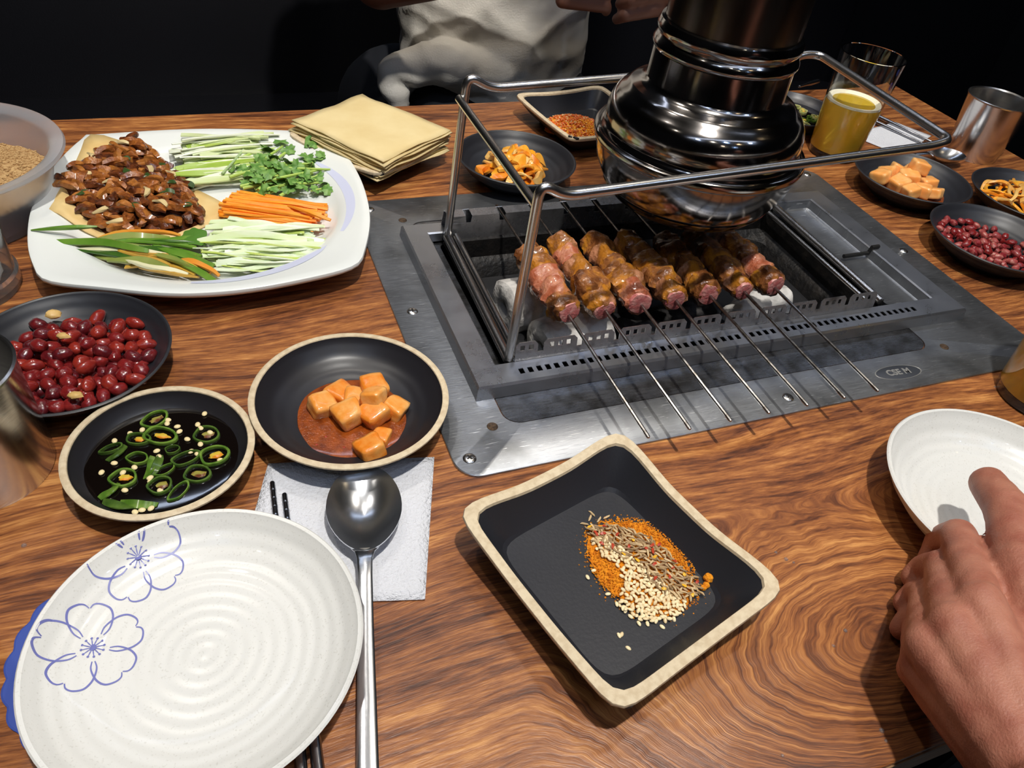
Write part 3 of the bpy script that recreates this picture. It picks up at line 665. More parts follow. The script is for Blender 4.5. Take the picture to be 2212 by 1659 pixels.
def square_dish(label, loc, side, rz, h=0.024, ax=1.0, ay=1.0, lf=1.0):
    t = thing('square_dish', label, 'dish', loc, rz, 'black square dishes with beige rims')
    N_ = 96
    def loop(half, zc, lift, conc, rad):
        pts = []
        for j in range(N_):
            a = 2 * PI * (j + 0.5) / N_; c, s = math.cos(a), math.sin(a)
            p = 12.0 if rad < 1 else 8.0
            q = 1 / (abs(c) ** p + abs(s) ** p) ** (1 / p)
            dg = (abs(c * s) * 2) ** 4        # 1 on the diagonal
            k = half * q * (1 - conc * (1 - dg) + 0.0)
            pts.append((k * c * ax, k * s * ay, zc + lift * lf * dg))
        return pts
    H = side / 2
    body = [loop(H * 0.60, 0.0, 0, 0.0, 1), loop(H * 0.64, 0.0, 0, 0.0, 1), loop(H * 0.66, 0.002, 0, 0, 1), loop(H * 0.86, h * 0.5, 0.002, 0.02, 1), loop(H * 0.985, h - 0.003, 0.005, 0.020, 0)]
    inn = [loop(H * 0.905, h - 0.0018, 0.005, 0.018, 0), loop(H * 0.84, h * 0.64, 0.003, 0.01, 1), loop(H * 0.735, h * 0.27, 0.0, 0.0, 1), loop(H * 0.705, h * 0.19, 0, 0.0, 0), loop(H * 0.4, h * 0.17, 0, 0, 0)]
    G().loops(body + inn, cap0=True, cap1=True).build('bowl', SQ_BLACK, t)
    rim = [loop(H * 0.992, h - 0.0034, 0.005, 0.020, 0), loop(H * 1.0, h - 0.0018, 0.005, 0.020, 0), loop(H * 0.994, h - 0.0004, 0.005, 0.020, 0), loop(H * 0.955, h, 0.005, 0.020, 0), loop(H * 0.905, h - 0.0008, 0.005, 0.018, 0), loop(H * 0.897, h - 0.0026, 0.005, 0.018, 0)]
    G().loops(rim).build('rim', BEIGE, t)
    ch = pm('chip_dark', (34, 32, 32), 0.6)
    for (a, s) in ((-PI * 0.735, 0.0026), (-PI * 0.76, 0.0018), (-PI * 0.235, 0.0020)):
        p = Vector((math.cos(a), math.sin(a))); q = 1 / (abs(p.x) ** 9 + abs(p.y) ** 9) ** (1 / 9.0)
        p = p * H * 0.992 * q; G().ell((p.x * ax, p.y * ay, h + 0.0016), (s * 1.3, s * 0.55, 0.0022), 10, 6, Matrix.Rotation(a + PI / 2, 3, 'Z'), 0.5, a).build('rim_chip', ch, t)
    return t
square_dish('large black square dish of spice powder in the centre foreground', (-0.2060, -0.2605, 0.0), 0.1300, math.radians(16.0), 0.025, 0.97, 1.05)
square_dish('black square dish of red spice flakes beside the exhaust hood', (0.030, 0.2960, 0.0), 0.1260, math.radians(9.0), 0.024, 1.0, 1.0, 0.35)
square_dish('black square dish under the stack of tofu sheets', (-0.2270, 0.2580, 0.0), 0.1180, math.radians(36.0), 0.020)

# ------------------------------------------------------------------ oval platter
OUT = [(-0.485, 0.282), (-0.472, 0.288), (-0.380, 0.291), (-0.279, 0.274), (-0.2630, 0.256), (-0.2550, 0.180), (-0.2600, 0.113), (-0.2755, 0.060), (-0.289, 0.0385), (-0.325, 0.0280), (-0.375, 0.0220), (-0.420, 0.0265), (-0.465, 0.0425), (-0.5005, 0.058), (-0.5105, 0.079), (-0.5168, 0.115), (-0.5170, 0.165), (-0.5060, 0.228)]
PCX, PCY = -0.3870, 0.1560
def platter():
    t = thing('serving_platter', 'large white rounded square platter of shredded vegetables and stir fried meat', 'platter', (PCX, PCY, 0.0))
    sp = smooth_path([(x - PCX, y - PCY, 0) for x, y in OUT], 8, True)
    n = 120; res = []
    for j in range(n):                                   # resample by angle
        a = 2 * PI * j / n; best = None
        for i in range(len(sp)):
            p, q = sp[i - 1], sp[i]; d = Vector((math.cos(a), math.sin(a)))
            den = (q - p).x * d.y - (q - p).y * d.x
            if abs(den) < 1e-12: continue
            s = (p.y * d.x - p.x * d.y) / den
            if 0 <= s <= 1:
                k = (p + (q - p) * s).to_2d().dot(d)
                if k > 0: best = k
        res.append(best or 0.12)
    cs = [(math.cos(2 * PI * j / n), math.sin(2 * PI * j / n)) for j in range(n)]
    def lp(mix, scale, z, rw=0.112): return [(cs[j][0] * ((res[j] * (1 - mix) + rw * mix) * scale), cs[j][1] * ((res[j] * (1 - mix) + rw * mix) * scale), z) for j in range(n)]
    L_ = [lp(1, 0.60, 0.0), lp(1, 0.68, 0.0), lp(1, 0.70, 0.002), lp(0.6, 0.86, 0.008), lp(0, 0.97, 0.0165), lp(0, 0.995, 0.0195), lp(0, 1.0, 0.0215), lp(0, 0.996, 0.0232), lp(0, 0.985, 0.0238), lp(0.15, 0.965, 0.0228), lp(0.7, 0.965, 0.0195), lp(1, 0.985, 0.0180), lp(1, 0.945, 0.0150), lp(1, 0.89, 0.0095), lp(1, 0.82, 0.0070), lp(1, 0.4, 0.0062)]
    m = pm('white_porcelain', (229, 232, 228), 0.22, coat=0.3)
    G().loops(L_, cap0=True, cap1=True).build('body', m, t)
    bl = pm('pale_lavender_print', (206, 210, 232), 0.25)
    for a0, a1, rr, wd in ((-1.75, -0.75, 0.115, 0.0048), (-0.55, 0.62, 0.1165, 0.0042)):
        g = G(); m_ = 40; vs = []
        for i in range(m_ + 1):
            a = a0 + (a1 - a0) * i / m_; w_ = wd * math.sin(PI * min(1, 0.04 + i / m_ * 0.98)) ** 0.5
            for s in (-1, 1): vs.append(((rr + s * w_) * math.cos(a), (rr + s * w_) * math.sin(a), 0.0))
        # drape onto the flange by interpolating the platter loops
        def zz(x, y):
            a = math.atan2(y, x) % (2 * PI); j = int(a / (2 * PI) * n) % n; d = math.hypot(x, y); prev = None
            for l in L_[7:]:
                k = math.hypot(l[j][0], l[j][1])
                if prev and k <= d <= prev[0]: return l[j][2] + (prev[1] - l[j][2]) * (d - k) / max(1e-9, prev[0] - k)
                prev = (k, l[j][2])
            return 0.02
        g.add([(x, y, zz(x, y) + 0.00025) for x, y, _ in vs], [(2 * i, 2 * i + 1, 2 * i + 3, 2 * i + 2) for i in range(m_)])
        g.build('brush_print', bl, t)
platter()

# ------------------------------------------------------------------ foods
def strip(L, w, th, bend=0.0, arch=0.0, seg=8, taper=0.25, wave=0.0, seed=0.0):
    """a cut shred lying along x"""
    g = G(); loops = []
    for i in range(seg + 1):
        u = -0.5 + i / seg; k = 1 - taper * abs(2 * u) ** 3
        y = bend * (u * u * 4 - 1) * 0.5 + wave * math.sin(u * 9 + seed); z = arch * (1 - 4 * u * u) + 0.25 * wave * math.sin(u * 7 + seed * 2)
        tw = 0.5 * math.sin(u * 3 + seed)
        c, s = math.cos(tw), math.sin(tw); hw, ht = w * 0.5 * k, th * 0.5 * k
        pts = [(-hw, -ht), (hw, -ht), (hw * 1.15, 0), (hw, ht), (-hw, ht), (-hw * 1.15, 0)]
        loops.append([(u * L, y + a * c - b * s, z + a * s + b * c) for a, b in pts])
    g.loops(loops, cap0=True, cap1=True); return g
def wellz(x, y):
    d = math.hypot(x - PCX, y - PCY)
    return 0.0065 if d < 0.09 else 0.0065 + (d - 0.09) * 0.55 if d < 0.108 else 0.018 + (d - 0.108) * 0.12
def put(name, me, x, y, z, rz, rx=0.0, ry=0.0, label='', cat='', group=''):
    return tag(link(name, me, None, (x, y, z), (rx, ry, rz)), label, cat, group)

def platter_food():
    # tofu sheet under the meat
    poly = [(-0.5085, 0.172), (-0.489, 0.238), (-0.478, 0.283), (-0.441, 0.262), (-0.404, 0.212), (-0.382, 0.184), (-0.372, 0.158), (-0.392, 0.140), (-0.425, 0.122), (-0.462, 0.129), (-0.490, 0.148)]
    bm = bmesh.new(); cx = sum(p[0] for p in poly) / len(poly); cy = sum(p[1] for p in poly) / len(poly)
    rings = []
    sp = smooth_path([(x, y, 0) for x, y in poly], 3, True)
    for k in (1.0, 0.85, 0.6, 0.3, 0.05):
        rings.append([(cx + (p.x - cx) * k, cy + (p.y - cy) * k, wellz(cx + (p.x - cx) * k, cy + (p.y - cy) * k) + 0.0012 + 0.0008 * noise.noise(Vector((p.x * 60, p.y * 60, k)))) for p in sp])
    g = G(); g.loops(rings, cap1=True)
    o = g.build('tofu_sheet', pm('tofu_skin', (228, 200, 140), 0.5, 0, (216, 182, 118), 40)); solid(o, 0.001); bm.free()
    tag(o, 'pale tofu skin sheet lying under the stir fried meat', 'tofu sheet')
    # stir fried meat
    mp = [(-0.499, 0.199), (-0.4767, 0.2352), (-0.4452, 0.270), (-0.4225, 0.2466), (-0.4032, 0.2047), (-0.394, 0.1704), (-0.3965, 0.1450), (-0.4176, 0.1300), (-0.4660, 0.1380), (-0.4885, 0.1692)]
    mats = [pm('sauced_pork', (122, 66, 28), 0.2, 0, (168, 100, 44), 180, 0.4, 0.65, bump=0.5, bscale=400, coat=0.6), pm('dark_sauced_pork', (78, 40, 22), 0.2, 0, (124, 66, 32), 180, 0.4, 0.65, bump=0.5, bscale=400, coat=0.6), pm('glossy_pork', (176, 112, 50), 0.2, 0, (134, 76, 34), 180, 0.4, 0.65, bump=0.5, bscale=400, coat=0.6)]
    g = G(); rg = []
    for k in (1.02, 0.9, 0.7, 0.45, 0.2, 0.02):
        rg.append([( -0.446 + (x + 0.446) * k, 0.195 + (y - 0.195) * k, wellz(x, y) * k + 0.0068 * (1 - k) + 0.002 + 0.0115 * (1 - k ** 2)) for x, y in mp])
    g.loops(rg, cap1=True); o = g.build('brown_sauce', pm('brown_sauce', (66, 32, 16), 0.15, coat=0.8)); tag(o, 'dark glossy sauce binding the stir fried meat', 'sauce')
    ms = [[strip(R.uniform(0.011, 0.022), R.uniform(0.0044, 0.0068), R.uniform(0.0040, 0.0055), R.uniform(-0.006, 0.006), R.uniform(0, 0.002), 8, 0.45, R.uniform(0.0004, 0.0011), q).mesh('pork_strip', mats[q % 3]) for q in range(12)]][0]
    for k, (x, y) in enumerate(poisson(mp, 150, 0.0048)):
        d = edge_dist(x, y, mp); z = wellz(x, y) + 0.005 + 0.0105 * min(1, d / 0.028) + R.uniform(-0.001, 0.0025)
        put('pork_strip', ms[k % 12], x, y, z, R.uniform(0, PI) if R.random() < 0.4 else R.gauss(-0.5, 0.5), R.uniform(-0.6, 0.6), R.uniform(-0.3, 0.3), 'glossy brown stir fried pork strip on the white platter', 'meat strip', 'pork strips on the platter')
    on = [strip(0.014, 0.004, 0.0022, 0.004, 0.001, 8, 0.4).mesh('onion_piece', pm('cooked_onion', (214, 192, 140), 0.25, coat=0.4)), strip(0.012, 0.005, 0.0016, 0.002, 0.001, 8, 0.4).mesh('scallion_piece', pm('cooked_scallion', (54, 78, 36), 0.3, coat=0.4))]
    for k, (x, y) in enumerate(poisson(mp, 20, 0.014)):
        d = edge_dist(x, y, mp); z = wellz(x, y) + 0.0085 + 0.0105 * min(1, d / 0.028)
        w_ = k % 2
        put(['onion_piece', 'scallion_piece'][w_], on[w_], x, y, z, R.uniform(0, PI), R.uniform(-0.3, 0.3), 0, ['pale cooked onion sliver among the stir fried meat', 'dark green cooked scallion piece among the stir fried meat'][w_], ['onion', 'scallion'][w_], ['onion slivers in the meat', 'scallion in the meat'][w_])
    # carrot
    car = [(-0.380, 0.153), (-0.366, 0.187), (-0.3119, 0.178), (-0.293, 0.157), (-0.2970, 0.114), (-0.3418, 0.130)]
    cm = [pm('carrot', (250, 164, 52), 0.4, 0, (244, 142, 30), 60), pm('carrot_deep', (242, 134, 26), 0.4, 0, (250, 166, 60), 60)]
    cms = [strip(R.uniform(0.070, 0.084), R.uniform(0.0022, 0.0034), 0.0022, R.uniform(-0.004, 0.004), R.uniform(-0.0005, 0.0012), 10, 0.1, 0.0003, q).mesh('carrot_stick', cm[q % 2]) for q in range(8)]
    ax = Vector((0.919, -0.394)); nx = Vector((0.394, 0.919)); c0 = Vector((-0.3360, 0.1490))
    for k in range(52):
        lay = k // 15; v = ((k % 15) / 14 - 0.5) * (0.042 - 0.006 * lay) + R.uniform(-0.001, 0.001); u = R.uniform(-0.005, 0.005)
        p = c0 + ax * u + nx * v
        put('carrot_stick', cms[k % 8], p.x, p.y, 0.0105 + 0.0021 * lay + R.uniform(0, 0.0006), -0.405 + R.gauss(0, 0.05), R.uniform(-0.3, 0.3), R.gauss(0, 0.01), 'orange julienned carrot stick on the white platter', 'carrot stick', 'carrot sticks on the platter')
    put('carrot_stick', strip(0.042, 0.003, 0.002, 0.004, 0.002).mesh('carrot_stick', cm[0]), -0.309, 0.128, 0.0195, -0.75, 0, 0, 'short carrot stick lying slantwise over the carrot bundle', 'carrot stick', 'carrot sticks on the platter')
    # scallion shreds (white, lower right)
    scl = [(-0.3926, 0.1340), (-0.3347, 0.1260), (-0.3020, 0.1060), (-0.3000, 0.076), (-0.3445, 0.0580), (-0.392, 0.0560), (-0.402, 0.0800)]
    sm = [pm('scallion_white', (226, 236, 208), 0.35, 0, (204, 220, 160), 45, 0.4, 0.7, sss=0.1, stretch=(0.4, 2, 2)), pm('scallion_pale', (206, 222, 164), 0.35, 0, (236, 240, 224), 45, 0.4, 0.7, sss=0.1, stretch=(0.4, 2, 2)), pm('scallion_lime', (186, 206, 92), 0.35, 0, (214, 226, 160), 45, 0.4, 0.7, sss=0.1, stretch=(0.4, 2, 2))]
    sms = [strip(R.uniform(0.055, 0.090), R.uniform(0.003, 0.0058), R.uniform(0.0010, 0.0018), R.uniform(-0.016, 0.016), R.uniform(0, 0.003), 12, 0.2, R.uniform(0.0005, 0.0018), q).mesh('scallion_shred', sm[(0, 0, 1, 0, 1, 2)[q % 6]]) for q in range(14)]
    c0 = Vector((-0.350, 0.094)); ax = Vector((0.975, -0.222)); nx = Vector((0.222, 0.975))
    for k in range(96):
        lay = k // 24; v = R.uniform(-0.033, 0.030) * (1 - 0.10 * lay); u = R.uniform(-0.014, 0.014) * (1 - abs(v) / 0.05)
        p = c0 + ax * u + nx * v
        put('scallion_shred', sms[k % 14], p.x, p.y, max(wellz(p.x, p.y), 0.0075) + 0.002 + 0.0020 * lay + R.uniform(0, 0.001), -0.224 + R.gauss(0, 0.13), R.uniform(-0.5, 0.5), R.gauss(0, 0.03), 'white and lime scallion shred at the right front of the platter', 'scallion shred', 'scallion shreds on the platter')
    # cucumber shreds (pale green, upper middle)
    cu = [pm('cucumber', (212, 222, 176), 0.35, 0, (196, 210, 140), 45, 0.4, 0.7, sss=0.1, stretch=(0.4, 2, 2)), pm('cucumber_skin', (150, 180, 66), 0.35, 0, (190, 206, 110), 45, 0.4, 0.7, sss=0.1, stretch=(0.4, 2, 2)), pm('cucumber_white', (224, 228, 206), 0.35, sss=0.1)]
    cus = [strip(R.uniform(0.060, 0.090), R.uniform(0.004, 0.0068), R.uniform(0.0014, 0.002), R.uniform(-0.008, 0.008), R.uniform(0, 0.002), 10, 0.15, 0.0004, q).mesh('cucumber_shred', cu[(0, 2, 0, 1, 0)[q % 5]]) for q in range(12)]
    c0 = Vector((-0.3690, 0.2350)); ax = Vector((0.83, 0.10)).normalized(); nx = Vector((-ax.y, ax.x))
    for k in range(72):
        lay = k // 22; v = R.uniform(-0.038, 0.040) * (1 - 0.08 * lay); u = R.uniform(-0.008, 0.010) + 0.25 * v
        p = c0 + ax * u + nx * v
        put('cucumber_shred', cus[k % 12], p.x, p.y, max(wellz(p.x, p.y), 0.008) + 0.0022 + 0.0022 * lay + R.uniform(0, 0.0012), 0.12 + R.gauss(0, 0.12), R.uniform(-0.4, 0.4), R.gauss(0, 0.03), 'pale green cucumber shred at the back of the platter', 'cucumber shred', 'cucumber shreds on the platter')
    # cilantro sprigs
    st = pm('cilantro_stem', (172, 198, 92), 0.4, 0, (172, 200, 96), 60, sss=0.08); lf = pm('cilantro_leaf', (88, 134, 56), 0.5, 0, (130, 168, 88), 160, 0.4, 0.65, sss=0.08)
    def leaf_mesh(s, seed):
        g = G(); n = 26; lp = []
        for j in range(n):
            a = 2 * PI * j / n; k = s * (0.62 + 0.30 * abs(math.sin(1.5 * a + 0.4)) + 0.14 * math.sin(a * 9 + seed))
            lp.append((k * math.cos(a), k * math.sin(a) * 0.8, 0.0012 * math.sin(3 * a + seed)))
        g.loops([lp, [(x * 0.5, y * 0.5, z * 0.3 + 0.0008) for x, y, z in lp], [(x * 0.03, y * 0.03, 0.0012) for x, y, z in lp]], cap1=True); return g.mesh('leaf', lf)
    lvs = [leaf_mesh(0.0085, q * 1.7) for q in range(4)]
    for k in range(24):
        x = R.uniform(-0.345, -0.305); y = R.uniform(0.183, 0.246); a = R.gauss(0.42, 0.28)
        t = thing('cilantro_sprig', 'green cilantro sprig lying in the bunch above the carrots', 'herb sprig', (x, y, 0.012 + R.uniform(0, 0.009)), a, 'cilantro sprigs on the platter')
        L = R.uniform(0.045, 0.07)
        G().tube([(L * (u - 0.5), 0.004 * math.sin(u * 3 + k), 0.002 * math.sin(u * 3)) for u in [i / 8 for i in range(9)]], [0.0016 - 0.0006 * i / 8 for i in range(9)], 8).build('stem', st, t)
        for q in range(2):
            u = R.uniform(-0.5, 0.5); link('leaf', lvs[(k + q) % 4], t, (L * u, R.choice((-1, 1)) * R.uniform(0.001, 0.007), 0.003 + R.uniform(0, 0.004)), (R.uniform(-0.7, 0.7), R.uniform(-0.7, 0.7), R.uniform(0, 6)))
    for k, (x, y, z) in enumerate(((-0.297, 0.195, 0.016), (-0.312, 0.182, 0.016), (-0.33, 0.186, 0.015), (-0.289, 0.178, 0.014), (-0.292, 0.222, 0.019), (-0.347, 0.196, 0.014))):
        t = thing('cilantro_sprig', 'leafy cilantro tip hanging over the edge of the carrot bundle', 'herb sprig', (x, y, z), k * 1.1, 'cilantro tips by the carrots')
        for q in range(3): link('leaf', lvs[q], t, (0.006 * math.cos(q * 2.1), 0.006 * math.sin(q * 2.1), 0.001 * q), (R.uniform(-0.5, 0.5), R.uniform(-0.5, 0.5), q * 2.1))
        G().tube([(0, 0, 0), (0.006, 0.002, 0.001), (0.012, 0.001, 0.0)], 0.0009, 6).build('stem', st, t)
    t = thing('cilantro_sprig', 'long thin cilantro stem crossing the cucumber shreds', 'herb sprig', (-0.352, 0.246, 0.0185), 1.12)
    G().tube([(0.045 * u, 0.001 * u * u, 0.001) for u in (-1, -0.5, 0, 0.5, 1)], 0.0011, 8).build('stem', pm('pale_stem', (168, 192, 138), 0.4), t)
    t = thing('cilantro_sprig', 'curled dark cilantro tip sticking up at the back right of the platter', 'herb sprig', (-0.293, 0.246, 0.02), 0.4)
    G().tube([(0, 0, 0), (0.006, 0.006, 0.006), (0.014, 0.008, 0.007), (0.018, 0.002, 0.004)], [0.002, 0.0025, 0.002, 0.001], 8).build('stem', lf, t); link('leaf', lvs[0], t, (0.008, -0.002, 0.003), (0.5, 0.3, 0))
    # pepper strips
    pc = [pm('green_pepper', (84, 128, 36), 0.28, 0, (112, 148, 56), 50, coat=0.3), pm('yellow_pepper', (206, 160, 60), 0.28, 0, (190, 150, 70), 50, coat=0.3), pm('orange_pepper', (226, 140, 46), 0.28, 0, (206, 150, 60), 50, coat=0.3), pm('dark_green_pepper', (48, 84, 26), 0.28, 0, (76, 112, 40), 50, coat=0.3), pm('pale_pepper', (224, 220, 180), 0.4), pm('olive_pepper', (140, 150, 74), 0.28, 0, (120, 134, 60), 50, coat=0.3)]
    names = ['green', 'yellow', 'orange', 'dark green', 'pale', 'olive green']
    seq = [(-0.470, 0.112, -0.20, 0.085, 5), (-0.452, 0.108, -0.28, 0.080, 3), (-0.444, 0.114, -0.16, 0.075, 0), (-0.452, 0.100, -0.42, 0.085, 5), (-0.440, 0.100, -0.36, 0.080, 1), (-0.424, 0.113, -0.10, 0.055, 0), (-0.430, 0.104, -0.28, 0.060, 0),
           (-0.462, 0.092, -0.50, 0.070, 3), (-0.448, 0.087, -0.52, 0.060, 5), (-0.438, 0.080, -0.52, 0.050, 4), (-0.430, 0.088, -0.36, 0.050, 1), (-0.420, 0.077, -0.62, 0.048, 1), (-0.430, 0.068, -0.55, 0.050, 4), (-0.411, 0.087, -0.70, 0.055, 0),
           (-0.408, 0.079, -0.80, 0.040, 2), (-0.422, 0.064, -0.50, 0.045, 1), (-0.404, 0.070, -0.65, 0.040, 2), (-0.442, 0.121, -0.08, 0.060, 2), (-0.416, 0.106, -0.20, 0.045, 3), (-0.404, 0.066, -0.95, 0.060, 0), (-0.468, 0.104, -0.34, 0.070, 0), (-0.418, 0.096, -0.42, 0.055, 0), (-0.455, 0.116, -0.15, 0.06, 3)]
    seq += [(x + R.uniform(-0.010, 0.010), y + R.uniform(-0.006, 0.006), a + R.uniform(-0.15, 0.15), L * 0.9, R.choice((0, 1, 3, 5, 5, 4))) for (x, y, a, L, c) in seq[:18]]
    for k, (x, y, a, L, c) in enumerate(seq):
        g = strip(L, 0.0050 if c in (0, 3, 5) else 0.0042, 0.0022, (0.010 if c in (1, 2) else 0.004) * R.choice((-1, 1)), 0.002, 10, 0.35, 0.0006, k)
        put('pepper_strip', g.mesh('pepper_strip', pc[c]), x, y, wellz(x, y) + 0.0045 + 0.0007 * (k % 7), a, R.uniform(-0.5, 0.5), 0, '%s pepper strip at the left front of the platter' % names[c], 'pepper strip', 'pepper strips on the platter')
    put('pepper_strip', strip(0.045, 0.003, 0.0025, 0.002, 0.001, 8, 0.7).mesh('pepper_strip', pc[0]), -0.492, 0.124, 0.0245, -0.05, 0, 0, 'thin pointed green pepper tip overhanging the left rim of the platter', 'pepper strip', 'pepper strips on the platter')
    t = thing('cilantro_sprig', 'flat green leaf between the pepper strips and the scallion shreds', 'herb sprig', (-0.4015, 0.1105, 0.016), 0.3)
    g = G(); lp = [(0.010 * math.cos(a) * (1 + 0.15 * math.sin(5 * a)), 0.013 * math.sin(a) * (1 + 0.1 * math.sin(7 * a)), 0.001 * math.sin(2 * a)) for a in [2 * PI * j / 24 for j in range(24)]]
    g.loops([lp, [(x * 0.1, y * 0.1, 0.001) for x, y, z in lp]], cap1=True); g.build('leaf', pm('flat_leaf', (78, 122, 44), 0.4), t)
platter_food()

def sheets():
    m = pm('tofu_sheets', (230, 210, 158), 0.6, 0, (220, 196, 140), 24, 0.35, 0.7, bump=0.12, bscale=260)
    for k in range(10):
        g = G(); n = 12; a, b = 0.058, 0.050; vs = []; fs = []
        ph = R.uniform(0, 6)
        for i in range(n + 1):
            for j in range(n + 1):
                u, v = -1 + 2 * i / n, -1 + 2 * j / n
                e = max(abs(u), abs(v))
                droop = -0.004 * max(0, e - 0.72) ** 1.2 * (1 if k > 4 else 0.2) + 0.0022 * noise.noise(Vector((u * 2.2, v * 2.2, k * 1.3))) * e
                vs.append((a * u * (1 + 0.02 * math.sin(v * 3 + ph)), b * v * (1 + 0.03 * math.sin(u * 3 + ph)), droop))
        for i in range(n):
            for j in range(n):
                q = i * (n + 1) + j; fs.append((q, q + 1, q + n + 2, q + n + 1))
        g.add(vs, fs)
        lab = 'topmost pale yellow tofu sheet of the stack' if k == 9 else 'pale yellow tofu sheet within the stack on the square dish'
        o = g.build('tofu_sheet', m, loc=(-0.2275 + R.uniform(-0.003, 0.003), 0.2570 + R.uniform(-0.003, 0.003), 0.0170 + 0.0021 * k), rot=(0, 0, math.radians(-55) + R.uniform(-0.05, 0.05)))
        o.location.x += (0.002 if k % 3 == 0 else 0); solid(o, 0.0009)
        tag(o, lab, 'tofu sheet', 'stacked tofu sheets')
sheets()

def peanuts():
    mats = [pm('red_peanut_skin', (112, 24, 26), 0.24, 0, (142, 40, 36), 150, 0.4, 0.7, coat=0.5, bump=0.15, bscale=500), pm('dark_peanut_skin', (84, 18, 24), 0.24, 0, (120, 32, 34), 150, 0.4, 0.7, coat=0.5, bump=0.15, bscale=500), pm('bright_peanut_skin', (146, 44, 32), 0.22, 0, (118, 28, 28), 150, 0.4, 0.7, coat=0.5)]
    me = []
    for q in range(9):
        g = G(); g.ell((0, 0, 0), (R.uniform(0.0056, 0.0070), R.uniform(0.0041, 0.0048), R.uniform(0.0040, 0.0045)), 14, 10, None, 0.16, q * 3.1); me.append(g.mesh('peanut', mats[q % 3]))
    x0, y0, r, h = DB['L']
    poly = [(-0.524, -0.002), (-0.505, 0.020), (-0.4747, 0.0250), (-0.44, 0.0072), (-0.4379, -0.0331), (-0.4464, -0.0565), (-0.4745, -0.0665), (-0.5064, -0.062), (-0.528, -0.038)]
    n = 0
    for lay, (dm, cnt, sh) in enumerate(((0.0080, 110, 0.0), (0.0084, 80, 0.008), (0.0100, 26, 0.020))):
        for x, y in poisson(poly, cnt, dm):
            if edge_dist(x, y, poly) < sh: continue
            d = math.hypot(x - x0, y - y0); z = in_z(r, h, d) + 0.0040 + lay * 0.0052
            put('peanut', me[n % 9], x, y, z, R.uniform(0, PI), R.uniform(-0.4, 0.4), R.uniform(-0.35, 0.35), 'glossy red skinned peanut in the dish at left', 'peanut', 'red peanuts in the left dish'); n += 1
    hv = G().ell((0, 0, 0), (0.0052, 0.0036, 0.0022), 12, 8, None, 0.3, 2).mesh('peanut_half', pm('peanut_flesh', (214, 176, 108), 0.4))
    for x, y in ((-0.494, 0.019), (-0.523, -0.029), (-0.505, -0.060), (-0.487, -0.006), (-0.478, -0.0655)):
        put('peanut_half', hv, x, y, 0.022, R.uniform(0, 3), 0.4, 0.2, 'pale skinless peanut half among the red peanuts in the left dish', 'peanut', 'skinless peanut halves in the left dish')
    x0, y0, r, h = DB['BR']
    ms = []
    mm = [pm('salted_peanut', (126, 34, 40), 0.35, 0, (168, 92, 84), 260, 0.45, 0.75, coat=0.2), mats[0], pm('salted_peanut_pale', (150, 62, 60), 0.4, 0, (196, 140, 124), 260, 0.5, 0.75)]
    for q in range(6): ms.append(G().ell((0, 0, 0), (R.uniform(0.0042, 0.0058), 0.0036, 0.0033), 10, 7, None, 0.2, q * 2.0).mesh('peanut', mm[q % 3]))
    poly = [(0.298, 0.012), (0.325, 0.026), (0.352, 0.022), (0.374, 0.004), (0.385, -0.030), (0.372, -0.060), (0.340, -0.074), (0.310, -0.062), (0.290, -0.030), (0.288, -0.008)]
    n = 0
    for lay, (dm, cnt, sh) in enumerate(((0.0078, 90, 0.0), (0.008, 50, 0.012))):
        for x, y in poisson(poly, cnt, dm):
            if edge_dist(x, y, poly) < sh: continue
            d = math.hypot(x - x0, y - y0); z = in_z(r, h, d) + 0.0034 + lay * 0.0046
            put('peanut', ms[n % 6], x, y, z, R.uniform(0, PI), R.uniform(-0.6, 0.6), R.uniform(-0.5, 0.5), 'small sugared red peanut in the dish at the right edge', 'peanut', 'red peanuts in the right dish'); n += 1
peanuts()

